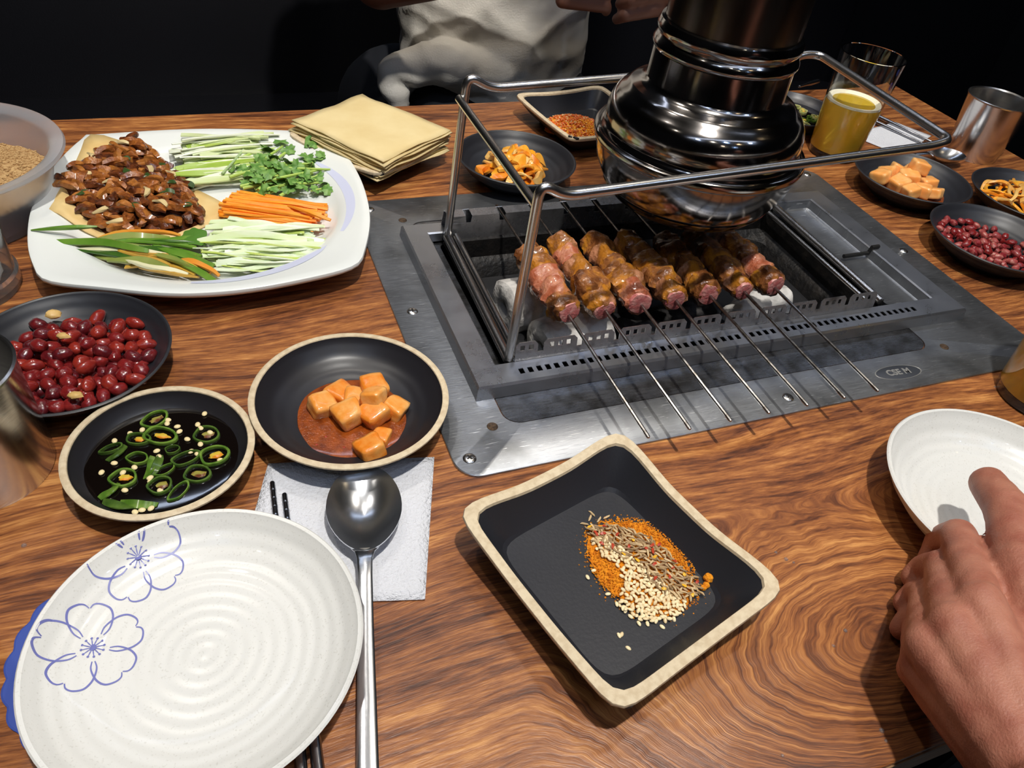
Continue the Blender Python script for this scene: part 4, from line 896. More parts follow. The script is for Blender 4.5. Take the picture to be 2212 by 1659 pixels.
def liquid(name, label, x, y, z, r, mat, wob=0.0, seed=0):
    g = G(); n = 48
    def lp(k, zz): return [(k * r * (1 + wob * noise.noise(Vector((math.cos(2 * PI * j / n) * 1.5 + seed, math.sin(2 * PI * j / n) * 1.5, 0)))) * math.cos(2 * PI * j / n), k * r * (1 + wob * noise.noise(Vector((math.cos(2 * PI * j / n) * 1.5 + seed, math.sin(2 * PI * j / n) * 1.5, 0)))) * math.sin(2 * PI * j / n), zz) for j in range(n)]
    g.loops([lp(1.0, -0.0012), lp(0.985, 0.0), lp(0.9, 0.0004), lp(0.4, 0.0004)], cap1=True)
    return tag(g.build(name, mat, loc=(x, y, z)), label, 'sauce')
def chillies():
    x0, y0, r, h = DB['A']
    soy = pm('soy_sauce', (14, 9, 7), 0.04, coat=1.0)
    liquid('soy_sauce', 'dark soy sauce filling the beige rimmed chilli dish', x0, y0, 0.0106, r * 0.812, soy)
    gm = [pm('chilli_green', (70, 104, 30), 0.22, 0, (112, 142, 56), 120, 0.4, 0.65, coat=0.5), pm('chilli_dark', (52, 78, 26), 0.22, 0, (86, 112, 44), 120, coat=0.5)]
    pith = [pm('chilli_pith', (206, 176, 60), 0.35, 0, (220, 134, 34), 200, 0.45, 0.6), pm('chilli_pith_pale', (150, 142, 64), 0.35, 0, (112, 64, 40), 200, 0.45, 0.6)]
    seedm = G().ell((0, 0, 0), (0.0020, 0.0016, 0.0009), 10, 6).mesh('chilli_seed', pm('chilli_seed_cream', (236, 216, 164), 0.4))
    def ring(R_, th, sq, seed):
        g = G(); n = 26; lo = []
        for k, z in ((1.0, -th), (1.04, 0), (1.0, th), (0.84, th), (0.80, 0), (0.84, -th)):
            lo.append([(R_ * k * math.cos(2 * PI * j / n) * (1 + 0.08 * math.sin(3 * 2 * PI * j / n + seed)), sq * R_ * k * math.sin(2 * PI * j / n) * (1 + 0.08 * math.sin(2 * 2 * PI * j / n + seed)), z) for j in range(n)])
        g.loops(lo, close=True); return g
    pos = [(-0.4363, -0.0861, 1.0, 0.75), (-0.4458, -0.1010, 0.85, 0.7), (-0.4337, -0.1017, 1.2, 0.72), (-0.4081, -0.1060, 0.9, 0.95), (-0.4537, -0.1298, 0.9, 0.85), (-0.4348, -0.1409, 0.8, 0.9), (-0.4254, -0.1468, 0.95, 0.45), (-0.4206, -0.1231, 1.0, 0.6), (-0.4050, -0.1252, 1.0, 0.95), (-0.4151, -0.1362, 0.9, 0.9), (-0.4462, -0.1165, 0.75, 0.7), (-0.4598, -0.1058, 0.8, 0.4), (-0.4320, -0.1290, 0.75, 0.5), (-0.4275, -0.1145, 0.5, 0.8)]
    for k, (x, y, s, sq) in enumerate(pos):
        t = thing('chilli_slice', 'green chilli ring floating in the soy sauce dish at left', 'chilli slice', (x, y, 0.0112 + 0.0006 * (k % 3)), R.uniform(-0.6, 0.9), 'chilli slices in the left dish')
        ring(0.0084 * s, 0.0012, sq, k).build('ring', gm[k % 2], t)
        if k in (1, 2, 4, 8, 9, 3, 5, 0):
            g = G(); g.ell((0.001, 0, 0), (0.0040 * s, 0.0028 * sq, 0.0009), 12, 6, None, 0.5, k * 2.0); g.build('pith', pith[0 if k in (1, 2, 4, 8) else 1], t)
    for k, (x, y, a, L) in enumerate(((-0.4405, -0.1245, 1.35, 0.017), (-0.4375, -0.1245, 1.2, 0.018), (-0.4460, -0.1500, -0.35, 0.020), (-0.4560, -0.1478, -0.5, 0.018), (-0.4610, -0.1370, 0.7, 0.013), (-0.4575, -0.1090, 0.8, 0.014))):
        t = thing('chilli_slice', 'green chilli strip lying in the soy sauce dish at left', 'chilli slice', (x, y, 0.0112), a, 'chilli strips in the left dish')
        strip(L, 0.0045, 0.0014, 0.003, 0.001, 8, 0.4, 0.0002, k).build('ring', gm[k % 2], t)
    cr = lambda x, y: (x, y)
    sd = [(-0.4296, -0.0915), (-0.4435, -0.0935), (-0.4500, -0.0950), (-0.4585, -0.0990), (-0.4240, -0.0955), (-0.4230, -0.1000), (-0.4080, -0.0880), (-0.4125, -0.0965), (-0.4110, -0.1000), (-0.4190, -0.1075), (-0.4175, -0.1180), (-0.4120, -0.1135), (-0.4360, -0.1130), (-0.4350, -0.1180), (-0.4480, -0.1230), (-0.4540, -0.1255), (-0.4585, -0.1170), (-0.4400, -0.1330), (-0.4398, -0.1360), (-0.4530, -0.1390), (-0.4350, -0.1440), (-0.4020, -0.1290), (-0.4650, -0.1225), (-0.4140, -0.1210), (-0.4480, -0.1560), (-0.4445, -0.1555), (-0.4400, -0.1555), (-0.4290, -0.0885), (-0.4060, -0.1050)]
    for x, y in sd:
        put('chilli_seed', seedm, x, y, 0.0118, R.uniform(0, 3), 0, 0, 'cream chilli seed floating in the soy sauce dish at left', 'seed', 'chilli seeds in the left dish')
    # far dish behind the beer
    x0, y0, r, h = DB['JB']
    liquid('soy_sauce', 'dark sauce in the chilli dish behind the beer glass', x0, y0, 0.0125, r * 0.82, soy)
    bub = pm('pale_chilli_round', (176, 186, 96), 0.25, 0, (206, 200, 140), 200, coat=0.5)
    for k in range(26):
        a = R.uniform(0, 2 * PI); d = r * 0.74 * math.sqrt(R.random())
        t = thing('chilli_slice', 'small chilli ring in the sauce dish behind the beer glass', 'chilli slice', (x0 + d * math.cos(a), y0 + d * math.sin(a), 0.0132 + 0.0006 * (k % 3)), R.uniform(0, 3), 'chilli slices in the far dish')
        ring(R.uniform(0.0045, 0.007), 0.0012, R.uniform(0.6, 1), k).build('ring', [gm[0], bub, bub][k % 3], t)
        if k % 2: G().ell((0, 0, 0.0004), (0.0026, 0.002, 0.0009), 8, 5).build('pith', pith[0], t)
chillies()

def cubes_food():
    x0, y0, r, h = DB['B']
    broth = pm('kimchi_broth', (150, 72, 22), 0.12, 0, (104, 44, 14), 120, 0.4, 0.7, coat=0.8, bump=0.3, bscale=700)
    liquid('kimchi_broth', 'orange brown kimchi liquid pooled in the beige rimmed radish dish', -0.3210, -0.1090, 0.0086, 0.0365, broth, 0.12, 3)
    rm = [pm('radish_kimchi', (230, 146, 58), 0.26, 0, (238, 178, 104), 90, 0.4, 0.65, coat=0.4, sss=0.12, bump=0.2, bscale=300), pm('radish_kimchi_deep', (226, 128, 36), 0.26, 0, (236, 164, 82), 90, 0.4, 0.65, coat=0.4, sss=0.12, bump=0.2, bscale=300)]
    def cube(s, seed, fl=0.7):
        bm = bmesh.new(); bmesh.ops.create_cube(bm, size=1); bmesh.ops.subdivide_edges(bm, edges=bm.edges[:], cuts=5, use_grid_fill=True)
        for v in bm.verts:
            c = v.co; m4 = (abs(c.x * 2) ** 9 + abs(c.y * 2) ** 9 + abs(c.z * 2) ** 9) ** (1 / 9.0)
            c = c / m4 if m4 > 0 else c
            n_ = 0.07 * noise.noise(c * 2.4 + Vector((seed, 0, seed * 2))) + 0.025 * noise.noise(c * 7 + Vector((seed, 2, 0)))
            v.co = Vector((c.x * s * (1 + 0.28 * c.y * math.sin(seed)), c.y * s * (1 + 0.24 * math.cos(seed * 2) * c.x), c.z * s * fl)) * (1 + n_)
        me = bpy.data.meshes.new('radish_cube'); bm.to_mesh(me); bm.free()
        for p in me.polygons: p.use_smooth = True
        return me
    pos = [(-0.3375, -0.0985, 0.013, 0.016, 0.3), (-0.3245, -0.0900, 0.012, 0.016, 0.7), (-0.3165, -0.0985, 0.014, 0.015, -0.2), (-0.3035, -0.0945, 0.018, 0.0165, 0.1), (-0.3235, -0.1120, 0.015, 0.017, 0.2), (-0.3085, -0.1150, 0.015, 0.0165, 0.5), (-0.2930, -0.1105, 0.012, 0.0145, 0.8), (-0.3160, -0.1420, 0.0125, 0.0165, 0.25), (-0.3060, -0.1060, 0.021, 0.014, 0.9), (-0.3065, -0.1310, 0.0095, 0.011, 0.9)]
    for k, (x, y, z, s, a) in enumerate(pos):
        me = cube(s, k * 1.9); me.materials.append(rm[k % 2])
        put('radish_cube', me, x, y, z, a, R.uniform(-0.4, 0.4), R.uniform(-0.3, 0.3), 'orange radish kimchi cube by itself at the front of the pooled liquid' if k == 7 else 'orange radish kimchi cube heaped in the dish on the napkin', 'radish cube', 'radish kimchi cubes on the napkin side')
    for k in range(12):
        a = R.uniform(0, 6.28); d = R.uniform(0.02, 0.034)
        put('chilli_flake', G().ell((0, 0, 0), (0.0008, 0.0006, 0.0002), 6, 4).mesh('chilli_flake', pm('red_flake', (170, 40, 20), 0.3)), -0.321 + d * math.cos(a), -0.109 + d * math.sin(a), 0.0092, a, 0, 0, 'tiny red chilli flake in the radish kimchi liquid', 'chilli flake', 'chilli flakes in the kimchi liquid')
    x0, y0, r, h = DB['RR']
    liquid('kimchi_broth', 'thin kimchi liquid in the radish dish right of the grill', x0 + 0.003, y0 - 0.006, 0.0080, 0.036, broth, 0.1, 8)
    cl = pm('radish_bright', (244, 164, 84), 0.3, 0, (248, 190, 120), 80, 0.4, 0.65, coat=0.3, sss=0.12)
    for k, (x, y, z, s) in enumerate(((0.3130, 0.1150, 0.0185, 0.018), (0.3280, 0.1230, 0.0170, 0.018), (0.3470, 0.1260, 0.0180, 0.018), (0.3640, 0.1190, 0.0185, 0.020), (0.3440, 0.1060, 0.0200, 0.020), (0.3260, 0.1000, 0.0170, 0.018), (0.3660, 0.0970, 0.0160, 0.018), (0.3480, 0.0850, 0.0150, 0.018), (0.3300, 0.0840, 0.0160, 0.016), (0.3590, 0.0770, 0.0150, 0.015), (0.3580, 0.1110, 0.0300, 0.018))):
        me = cube(s, k * 2.3 + 1, 0.75); me.materials.append(cl)
        put('radish_cube', me, x, y, z, R.uniform(0, 3), R.uniform(-0.4, 0.4), R.uniform(-0.3, 0.3), 'pale orange radish kimchi cube in the dish right of the grill', 'radish cube', 'radish cubes right of the grill')
cubes_food()

def kimchi():
    km = [pm('kimchi_orange', (240, 160, 36), 0.25, 0, (248, 190, 84), 70, 0.4, 0.65, coat=0.5, sss=0.1), pm('kimchi_deep', (228, 128, 24), 0.25, 0, (244, 168, 58), 70, 0.4, 0.65, coat=0.5, sss=0.1), pm('kimchi_pale', (236, 196, 120), 0.25, 0, (226, 150, 50), 70, coat=0.5, sss=0.1)]
    poly = [(-0.127, 0.195), (-0.112, 0.217), (-0.0823, 0.226), (-0.066, 0.205), (-0.0752, 0.1720), (-0.105, 0.166)]
    for k, (x, y) in enumerate(poisson(poly, 46, 0.0062)):
        d = edge_dist(x, y, poly); g = strip(R.uniform(0.016, 0.030), R.uniform(0.007, 0.013), R.uniform(0.003, 0.005), R.uniform(-0.012, 0.012), R.uniform(0.001, 0.007), 10, 0.4, R.uniform(0.001, 0.0022), k)
        put('kimchi_strip', g.mesh('kimchi_strip', km[k % 3]), x, y, 0.0095 + 0.014 * min(1, d / 0.022) + R.uniform(-0.001, 0.003), R.uniform(0, PI), R.uniform(-0.9, 0.9), R.uniform(-0.4, 0.4), 'curled orange kimchi strip in the dish behind the wire rack', 'kimchi', 'kimchi strips behind the rack')
    x0, y0, r, h = DB['KR']
    poly = [(0.424, 0.052), (0.440, 0.075), (0.470, 0.084), (0.497, 0.065), (0.500, 0.035), (0.475, 0.010), (0.445, 0.014)]
    for k, (x, y) in enumerate(poisson(poly, 44, 0.008)):
        d = edge_dist(x, y, poly); g = strip(R.uniform(0.035, 0.055), R.uniform(0.003, 0.0055), R.uniform(0.0018, 0.0028), R.uniform(-0.02, 0.02), R.uniform(0.001, 0.006), 12, 0.3, R.uniform(0.001, 0.002), k)
        put('kimchi_strip', g.mesh('kimchi_strip', km[(0, 0, 1, 2)[k % 4]]), x, y, 0.009 + 0.013 * min(1, d / 0.025) + R.uniform(0, 0.003), R.gauss(0.6, 0.8), R.uniform(-0.7, 0.7), R.uniform(-0.2, 0.2), 'long orange kimchi shred in the dish at the right edge', 'kimchi', 'kimchi shreds in the right dish')
kimchi()

def spices():
    base = 0.0045
    pw = pm('orange_spice_powder', (240, 154, 26), 0.9, 0, (226, 132, 16), 300, 0.4, 0.65, bump=0.9, bscale=900)
    poly = [(-0.2080, -0.2290), (-0.1930, -0.2245), (-0.1720, -0.2285), (-0.1605, -0.2390), (-0.1545, -0.2600), (-0.1580, -0.2780), (-0.1640, -0.2900), (-0.1860, -0.2960), (-0.2050, -0.2850), (-0.2150, -0.2680), (-0.2160, -0.2480)]
    cx, cy = -0.184, -0.260
    g = G(); rg = []; sp = smooth_path([(x, y, 0) for x, y in poly], 6, True)
    for k in (0.96, 0.88, 0.75, 0.6, 0.42, 0.22, 0.04):
        rg.append([(cx + (p.x - cx) * k * 0.95 + 0.0030 * noise.noise(Vector((p.x * 400, p.y * 400, k))), cy + (p.y - cy) * k * 0.95 + 0.0030 * noise.noise(Vector((p.x * 400, p.y * 400, 3 + k))), base - 0.0004 + 0.0042 * (1 - k ** 1.6) + 0.0007 * noise.noise(Vector((p.x * 300 * k, p.y * 300, k * 7)))) for p in sp])
    g.loops(rg, cap1=True)
    for i in range(5200):
        x, y = sample(poly) if R.random() < 0.55 else (cx + R.gauss(0.004, 0.023), cy + R.gauss(0, 0.026))
        ins = inpoly(x, y, poly); d = edge_dist(x, y, poly)
        if not ins and (d > 0.009 or R.random() < d / 0.0065): continue
        if ins and d > 0.012 and R.random() < 0.5: continue
        q = ((x - cx) ** 2 + (y - cy) ** 2) ** 0.5 / 0.034
        z = base + (0.0042 * max(0, 1 - q ** 1.6) if ins else 0); s = R.uniform(0.0002, 0.00075) * (1.0 if d < 0.004 or ins else 0.7)
        g.add([(x + s, y, z), (x, y + s, z), (x - s, y, z), (x, y - s, z), (x, y, z + s), (x, y, z - s)], [(0, 1, 4), (1, 2, 4), (2, 3, 4), (3, 0, 4), (1, 0, 5), (2, 1, 5), (3, 2, 5), (0, 3, 5)])
    for x, y, s in ((-0.1522, -0.2795, 0.0034), (-0.1560, -0.2830, 0.0022), (-0.1585, -0.2840, 0.0019)): g.ell((x, y, base + s * 0.6), (s, s * 0.9, s * 0.75), 12, 8, None, 0.25, s * 900)
    o = g.build('spice_powder', pw, None, False); tag(o, 'orange spice powder heaped in the large black square dish', 'spice'); o['kind'] = 'stuff'
    def hz(x, y):
        q = ((x - cx) ** 2 + (y - cy) ** 2) ** 0.5 / 0.034
        return base + 0.0042 * max(0, 1 - q ** 1.6)
    sm = [G().ell((0, 0, 0), (0.0017, 0.00105, 0.0007), 9, 6, None, 0.1, q).mesh('sesame_seed', pm('sesame_%d' % q, c, 0.45)) for q, c in enumerate(((240, 222, 178), (228, 204, 158), (234, 214, 170)))]
    ses = [(-0.2085, -0.2370), (-0.1990, -0.2370), (-0.1900, -0.2550), (-0.1870, -0.2680), (-0.1800, -0.2790), (-0.1720, -0.2900), (-0.1860, -0.2970), (-0.2020, -0.2930), (-0.2110, -0.2800), (-0.2040, -0.2720), (-0.2000, -0.2600), (-0.2060, -0.2500)]
    pts = poisson(ses, 230, 0.00150, tries=12000)
    for k, (x, y) in enumerate(pts):
        put('sesame_seed', sm[k % 3], x, y, hz(x, y) + R.uniform(0.0006, 0.0018), R.uniform(0, 6), R.uniform(-0.5, 0.5), R.uniform(-0.5, 0.5), 'cream sesame seed in the spice heap of the near square dish', 'sesame seed', 'sesame seeds in the near dish')
    for x, y in ((-0.2142, -0.2560), (-0.2195, -0.2590), (-0.2110, -0.2790), (-0.2082, -0.2840), (-0.2130, -0.2720), (-0.2045, -0.2930), (-0.2000, -0.2945), (-0.1930, -0.2985), (-0.2070, -0.2880)):
        put('sesame_seed', sm[0], x, y, base + 0.0006, R.uniform(0, 6), 0, 0, 'cream sesame seed at the loose left edge of the spice heap', 'sesame seed', 'loose sesame seeds left of the heap')
    for k, (x, y) in enumerate(((-0.2180, -0.2960), (-0.2164, -0.2960), (-0.2165, -0.3040))):
        put('sesame_seed', sm[k % 3], x, y, base + 0.0003, R.uniform(0, 6), 0, 0, 'single sesame seed fallen on the bare black dish floor', 'sesame seed', 'sesame seeds fallen from the heap')
    cm = [strip(R.uniform(0.0042, 0.0056), 0.0011, 0.0008, 0.0006, 0.0002, 6, 0.75, 0.0001, q).mesh('cumin_seed', pm('cumin_%d' % q, c, 0.6)) for q, c in enumerate(((182, 152, 108), (164, 134, 94), (200, 172, 128), (146, 118, 84)))]
    cum = [(-0.2060, -0.2280), (-0.1900, -0.2310), (-0.1770, -0.2420), (-0.1700, -0.2560), (-0.1660, -0.2700), (-0.1600, -0.2760), (-0.1620, -0.2880), (-0.1740, -0.2890), (-0.1850, -0.2790), (-0.1910, -0.2660), (-0.1970, -0.2540), (-0.2060, -0.2420)]
    for k, (x, y) in enumerate(poisson(cum, 260, 0.00165, tries=12000)):
        put('cumin_seed', cm[k % 4], x, y, hz(x, y) + R.uniform(0.0008, 0.0024), R.uniform(0, PI) if R.random() < 0.5 else R.gauss(-0.9, 0.4), R.uniform(-0.4, 0.4), R.uniform(-0.2, 0.2), 'brown cumin seed on the spice heap of the near square dish', 'cumin seed', 'cumin seeds in the near dish')
    for x, y in ((-0.2010, -0.2215), (-0.1985, -0.2190), (-0.1960, -0.2240), (-0.1905, -0.2235), (-0.2060, -0.2250)):
        put('cumin_seed', cm[2], x, y, base + 0.0004, R.uniform(0, 3), 0, 0, 'loose cumin seed at the far edge of the spice heap', 'cumin seed', 'loose cumin seeds')
    fl = [pm('red_chilli_flake', (176, 62, 36), 0.35), pm('yellow_chilli_flake', (236, 178, 40), 0.4)]
    for k, (x, y) in enumerate(poisson(cum, 26, 0.004)):
        put('chilli_flake', strip(R.uniform(0.0022, 0.0042), 0.0016, 0.0004, 0.0004, 0.0003, 4, 0.5, 0, k).mesh('chilli_flake', fl[1 if k % 3 == 0 else 0]), x, y, hz(x, y) + 0.0026, R.uniform(0, 6), R.uniform(-0.4, 0.4), 0, ['red', 'yellow'][1 if k % 3 == 0 else 0] + ' chilli flake on the spice heap of the near square dish', 'chilli flake', 'chilli flakes in the near dish')
    # far dish: coarse red spice mix
    rng = random.Random(5); cx2, cy2 = 0.018, 0.296
    cols = [pm('far_mix_red', (224, 112, 44), 0.45), pm('far_mix_orange', (250, 170, 40), 0.7), pm('far_mix_cream', (244, 212, 150), 0.5)]
    g = G(); g.loops([[(cx2 + 0.035 * k * math.cos(2 * PI * j / 36) * (1 + 0.12 * math.sin(5 * j)), cy2 + 0.033 * k * math.sin(2 * PI * j / 36) * (1 + 0.12 * math.sin(7 * j)), 0.0042 + 0.0095 * (1 - k * k)) for j in range(36)] for k in (1.0, 0.8, 0.6, 0.4, 0.2, 0.02)], cap1=True)
    mound = g
    for q, (cnt, s0, s1, nm, lab) in enumerate(((650, 0.0006, 0.0022, 'chilli_flakes', 'red chilli flakes heaped in the square dish beside the hood'), (800, 0.0004, 0.0012, 'spice_powder', 'orange spice powder in the square dish beside the hood'), (260, 0.0006, 0.0015, 'spice_seeds', 'pale seeds among the flakes in the square dish beside the hood'))):
        g = mound if q == 1 else G()
        for k in range(cnt):
            a = rng.uniform(0, 2 * PI); d = 0.036 * math.sqrt(rng.random()); sx = d * math.cos(a) * 1.0; sy = d * math.sin(a) * 0.95; s = rng.uniform(s0, s1)
            if q == 1: sx = abs(sx) * 0.9 + 0.004; sy = sy * 0.8 - 0.006
            g.ell((cx2 + sx, cy2 + sy, 0.0045 + 0.0095 * (1 - (d / 0.036) ** 2) + 0.0015 * rng.random() + 0.0004), (s, s * 0.7, s * 0.35), 6, 4, Matrix.Rotation(rng.uniform(0, 3), 3, 'Z') @ Matrix.Rotation(rng.uniform(-0.8, 0.8), 3, 'X'))
        o = g.build(nm, cols[q], None, False); tag(o, lab, 'spice'); o['kind'] = 'stuff'
spices()

# ------------------------------------------------------------------ napkins and cutlery
def napkin(label, pts, z=0.0004, n=14, seed=0):
    g = G(); P = [Vector((x, y, 0)) for x, y in pts]; vs = []; fs = []
    for i in range(n + 1):
        for j in range(n + 1):
            u, v = i / n, j / n
            p = P[0] * (1 - u) * (1 - v) + P[1] * u * (1 - v) + P[2] * u * v + P[3] * (1 - u) * v
            e = max(abs(u - 0.5), abs(v - 0.5)) * 2
            vs.append((p.x, p.y, 0.0006 + 0.0006 * max(0, noise.noise(Vector((u * 3, v * 3, seed)))) * (1 if e > 0.7 else 0.3)))
    for i in range(n):
        for j in range(n):
            q = i * (n + 1) + j; fs.append((q, q + 1, q + n + 2, q + n + 1))
    g.add(vs, fs); o = g.build('paper_napkin', NAPKIN, loc=(0, 0, z)); solid(o, 0.0006); return tag(o, label, 'napkin', 'white paper napkins')
napkin('white embossed paper napkin under the spoon in the foreground', [(-0.3760, -0.1290), (-0.2767, -0.1487), (-0.3093, -0.2451), (-0.4070, -0.2210)])
napkin('white paper napkin on the far right behind the radish dish', [(0.3900, 0.2500), (0.4920, 0.2800), (0.5150, 0.2350), (0.4200, 0.1900)], seed=4)

def spoon(label, loc, rz, blen=0.061, bw=0.0425, total=0.205):
    """bowl tip towards +y, handle towards -y"""
    t = thing('spoon', label, 'spoon', loc, rz, 'steel spoons')
    g = G(); n = 40; loops = []
    def out(k, z, dz=0):
        lp = []
        for j in range(n):
            a = 2 * PI * j / n; x = math.sin(a) * bw / 2 * k; y = math.cos(a) * blen / 2 * k
            if y < 0: x *= 1 - 0.18 * (-y / (blen / 2)) ** 2
            lp.append((x, y, z))
        return lp
    dep = 0.0105
    ks = [1.0, 0.94, 0.84, 0.7, 0.5, 0.25, 0.02]
    top = [out(k, 0.0130 - dep * (1 - k ** 2.0)) for k in ks]
    bot = [out(k * 1.0, 0.0130 - dep * (1 - k ** 2.0) - 0.0011) for k in reversed(ks)]
    g.loops(bot + top, cap0=True, cap1=True); g.build('bowl', CUTLERY, t)
    h = G(); L = []
    for y, w_, z, th in ((-blen * 0.45, 0.0150, 0.0108, 0.0010), (-blen * 0.50, 0.0105, 0.0122, 0.0014), (-blen * 0.58, 0.0080, 0.0126, 0.0018), (-blen * 0.75, 0.0076, 0.0115, 0.0020), (-0.075, 0.0080, 0.0075, 0.0022), (-0.11, 0.0092, 0.0055, 0.0024), (-0.15, 0.0102, 0.0042, 0.0026), (-(total - blen / 2) + 0.004, 0.0108, 0.0035, 0.0026), (-(total - blen / 2), 0.0070, 0.0035, 0.0020)):
        L.append([(a * w_ / 2, y, z + b * th / 2) for a, b in ((-1, -0.5), (-0.8, -1), (0.8, -1), (1, -0.5), (1, 0.4), (0.75, 1), (-0.75, 1), (-1, 0.4))])
    h.loops(L, cap0=True, cap1=True); h.build('handle', CUTLERY, t)
    return t
spoon('large steel spoon lying on the napkin in the foreground', (-0.3290, -0.1850, 0.0010), math.radians(-11.5))
def chop(label, a, b, r0=0.0016, r1=0.0029, rings=6, group='steel chopsticks'):
    a = Vector(a); b = Vector(b); d = b - a
    t = thing('chopstick', label, 'chopstick', a, 0, group)
    G().tube([d * u for u in (0, 0.004, 0.35, 0.6, 1.0)], [r0 * 0.8, r0, r0 * 1.15, r1, r1], 10).build('shaft', pm('dark_chopstick_steel', (150, 152, 158), 0.25, 1.0), t)
    for k in range(rings):
        p = d.normalized() * (0.006 + 0.0062 * k); q = p + d.normalized() * 0.0007
        G().tube([p, q], r0 * 1.14, 10).build('grip_ring', CUTLERY, t)
chop('left steel chopstick tucked under the flowered white plate', (-0.3755, -0.1462, 0.0036), (-0.3862, -0.350, 0.0032))
chop('right steel chopstick tucked under the flowered white plate', (-0.3700, -0.1568, 0.0036), (-0.3790, -0.356, 0.0032))
chop('near steel chopstick on the far right napkin', (0.4800, 0.2000, 0.0034), (0.4420, 0.3200, 0.0034), rings=2)
chop('far steel chopstick on the far right napkin', (0.4950, 0.2120, 0.0034), (0.4640, 0.3260, 0.0034), rings=2)
chop('steel chopstick laid across the far chilli dish', (0.3700, 0.3480, 0.0245), (0.4400, 0.3900, 0.0140), rings=0)
spoon('steel spoon beside the far steel cup', (0.4640, 0.1640, 0.0008), math.radians(-100), 0.05, 0.036, 0.15)

# ------------------------------------------------------------------ coaster, cups, glasses, tubs
def coaster():
    t = thing('coaster', 'blue scalloped coaster peeking out from under the flowered plate', 'coaster', (-0.4490, -0.2315, 0.0))
    g = G(); n = 200; lp = []
    for j in range(n):
        a = 2 * PI * j / n; r = 0.0560 + 0.0020 * abs(math.sin(a * 12))
        lp.append((r * math.cos(a), r * math.sin(a), 0))
    g.loops([[(x, y, 0.0) for x, y, _ in lp], [(x, y, 0.0011) for x, y, _ in lp], [(x * 0.985, y * 0.985, 0.0014) for x, y, _ in lp]], cap0=True, cap1=True)
    g.build('disc', pm('blue_coaster', (58, 80, 160), 0.6), t, False)
    G().lathe([(0.0440, 0.00142), (0.0443, 0.0016), (0.0450, 0.0016), (0.0453, 0.00142)], 72).build('printed_ring', pm('coaster_ring', (206, 210, 220), 0.6), t)
coaster()
def steel_cup(label, loc, rt, rb, h):
    t = thing('steel_cup', label, 'cup', loc, 0, 'stainless cups')
    G().lathe([(0.0, 0.001), (rb * 0.9, 0.001), (rb, 0.0), (rb + 0.0006, 0.002), (rt, h - 0.001), (rt + 0.0006, h), (rt, h + 0.0005), (rt - 0.0012, h - 0.0005), (rb - 0.0012, 0.004), (0, 0.003)], 64).build('body', CUP_STEEL, t)
    G().lathe([(rt - 0.0013, h - 0.0008), (rt - 0.0004, h + 0.0009), (rt + 0.0010, h + 0.0003), (rt + 0.0008, h - 0.0012)], 64).build('rim', ROD_STEEL, t)
steel_cup('tall steel cup cut off by the left edge of the photo', (-0.5270, -0.0925, 0), 0.0345, 0.0345, 0.075)
steel_cup('brushed steel cup at the far right corner of the table', (0.5330, 0.1830, 0), 0.0380, 0.0300, 0.072)
GLASS = pm('clear_glass', (250, 252, 252), 0.02, trans=1.0, ior=1.45)
BEER = pm('pale_beer', (255, 206, 54), 0.05, trans=0.45, ior=1.34, col2=(255, 222, 84), scale=14)
FOAM = pm('beer_foam', (244, 236, 208), 0.7, bump=0.3, bscale=700)
def beer_glass(label, loc, rt, rb, h, fill, foam=True):
    t = thing('beer_glass', label, 'beer glass', loc, 0, 'glasses of beer')
    rr = lambda z: rb + (rt - rb) * z / h
    G().lathe([(0, 0), (rb * 0.94, 0), (rb, 0.002), (rr(h * 0.5), h * 0.5), (rt, h - 0.0006), (rt - 0.0007, h), (rt - 0.0015, h - 0.0006), (rr(h * 0.5) - 0.0016, h * 0.5), (rb - 0.0016, 0.009), (rb * 0.8, 0.0075), (0, 0.007)], 64).build('glass', GLASS, t)
    ri = lambda z: rr(z) - 0.0014
    G().lathe([(0, 0.0072), (rb * 0.8, 0.0077), (ri(0.009), 0.0092), (ri(fill), fill), (0, fill)], 64).build('beer', BEER, t)
    if foam: G().lathe([(ri(fill) - 0.0004, fill + 0.0002), (ri(fill) - 0.0008, fill + 0.0026), (ri(fill) - 0.003, fill + 0.0026), (ri(fill) - 0.006, fill + 0.0006), (ri(fill) - 0.007, fill + 0.0001)], 48).build('foam', FOAM, t)
    return t
g_ = beer_glass('half full beer glass behind the wire rack at right', (0.3270, 0.2080, 0), 0.0365, 0.0290, 0.118, 0.064)
# the small blue mark printed on that glass
g = G(); 
for k, (a, z, w_, h_) in enumerate(((-0.52, 0.052, 0.0050, 0.012), (-0.47, 0.072, 0.0030, 0.006), (-0.46, 0.086, 0.0036, 0.010), (-0.45, 0.102, 0.0030, 0.008))):
    vs = []; n = 16; rr_ = 0.029 + 0.0075 * z / 0.118 + 0.00025
    for j in range(n):
        q = 2 * PI * j / n; aa = a + w_ * math.cos(q) / rr_; vs.append((rr_ * math.cos(aa), rr_ * math.sin(aa), z + h_ * 0.5 * math.sin(q)))
    g.add(vs, [tuple(range(n))])
g.build('blue_mark', pm('blue_glass_print', (40, 56, 150), 0.4), g_, False)
beer_glass('beer glass at the right edge beyond the plain white plate', (0.2030, -0.2055, 0), 0.0365, 0.0300, 0.118, 0.085)
beer_glass('beer glass barely showing at the near left edge', (-0.5435, -0.2120, 0), 0.0365, 0.0300, 0.126, 0.080)
PLASTIC = pm('frosted_plastic', (226, 230, 236), 0.35, trans=0.75, ior=1.2, alpha=0.72)
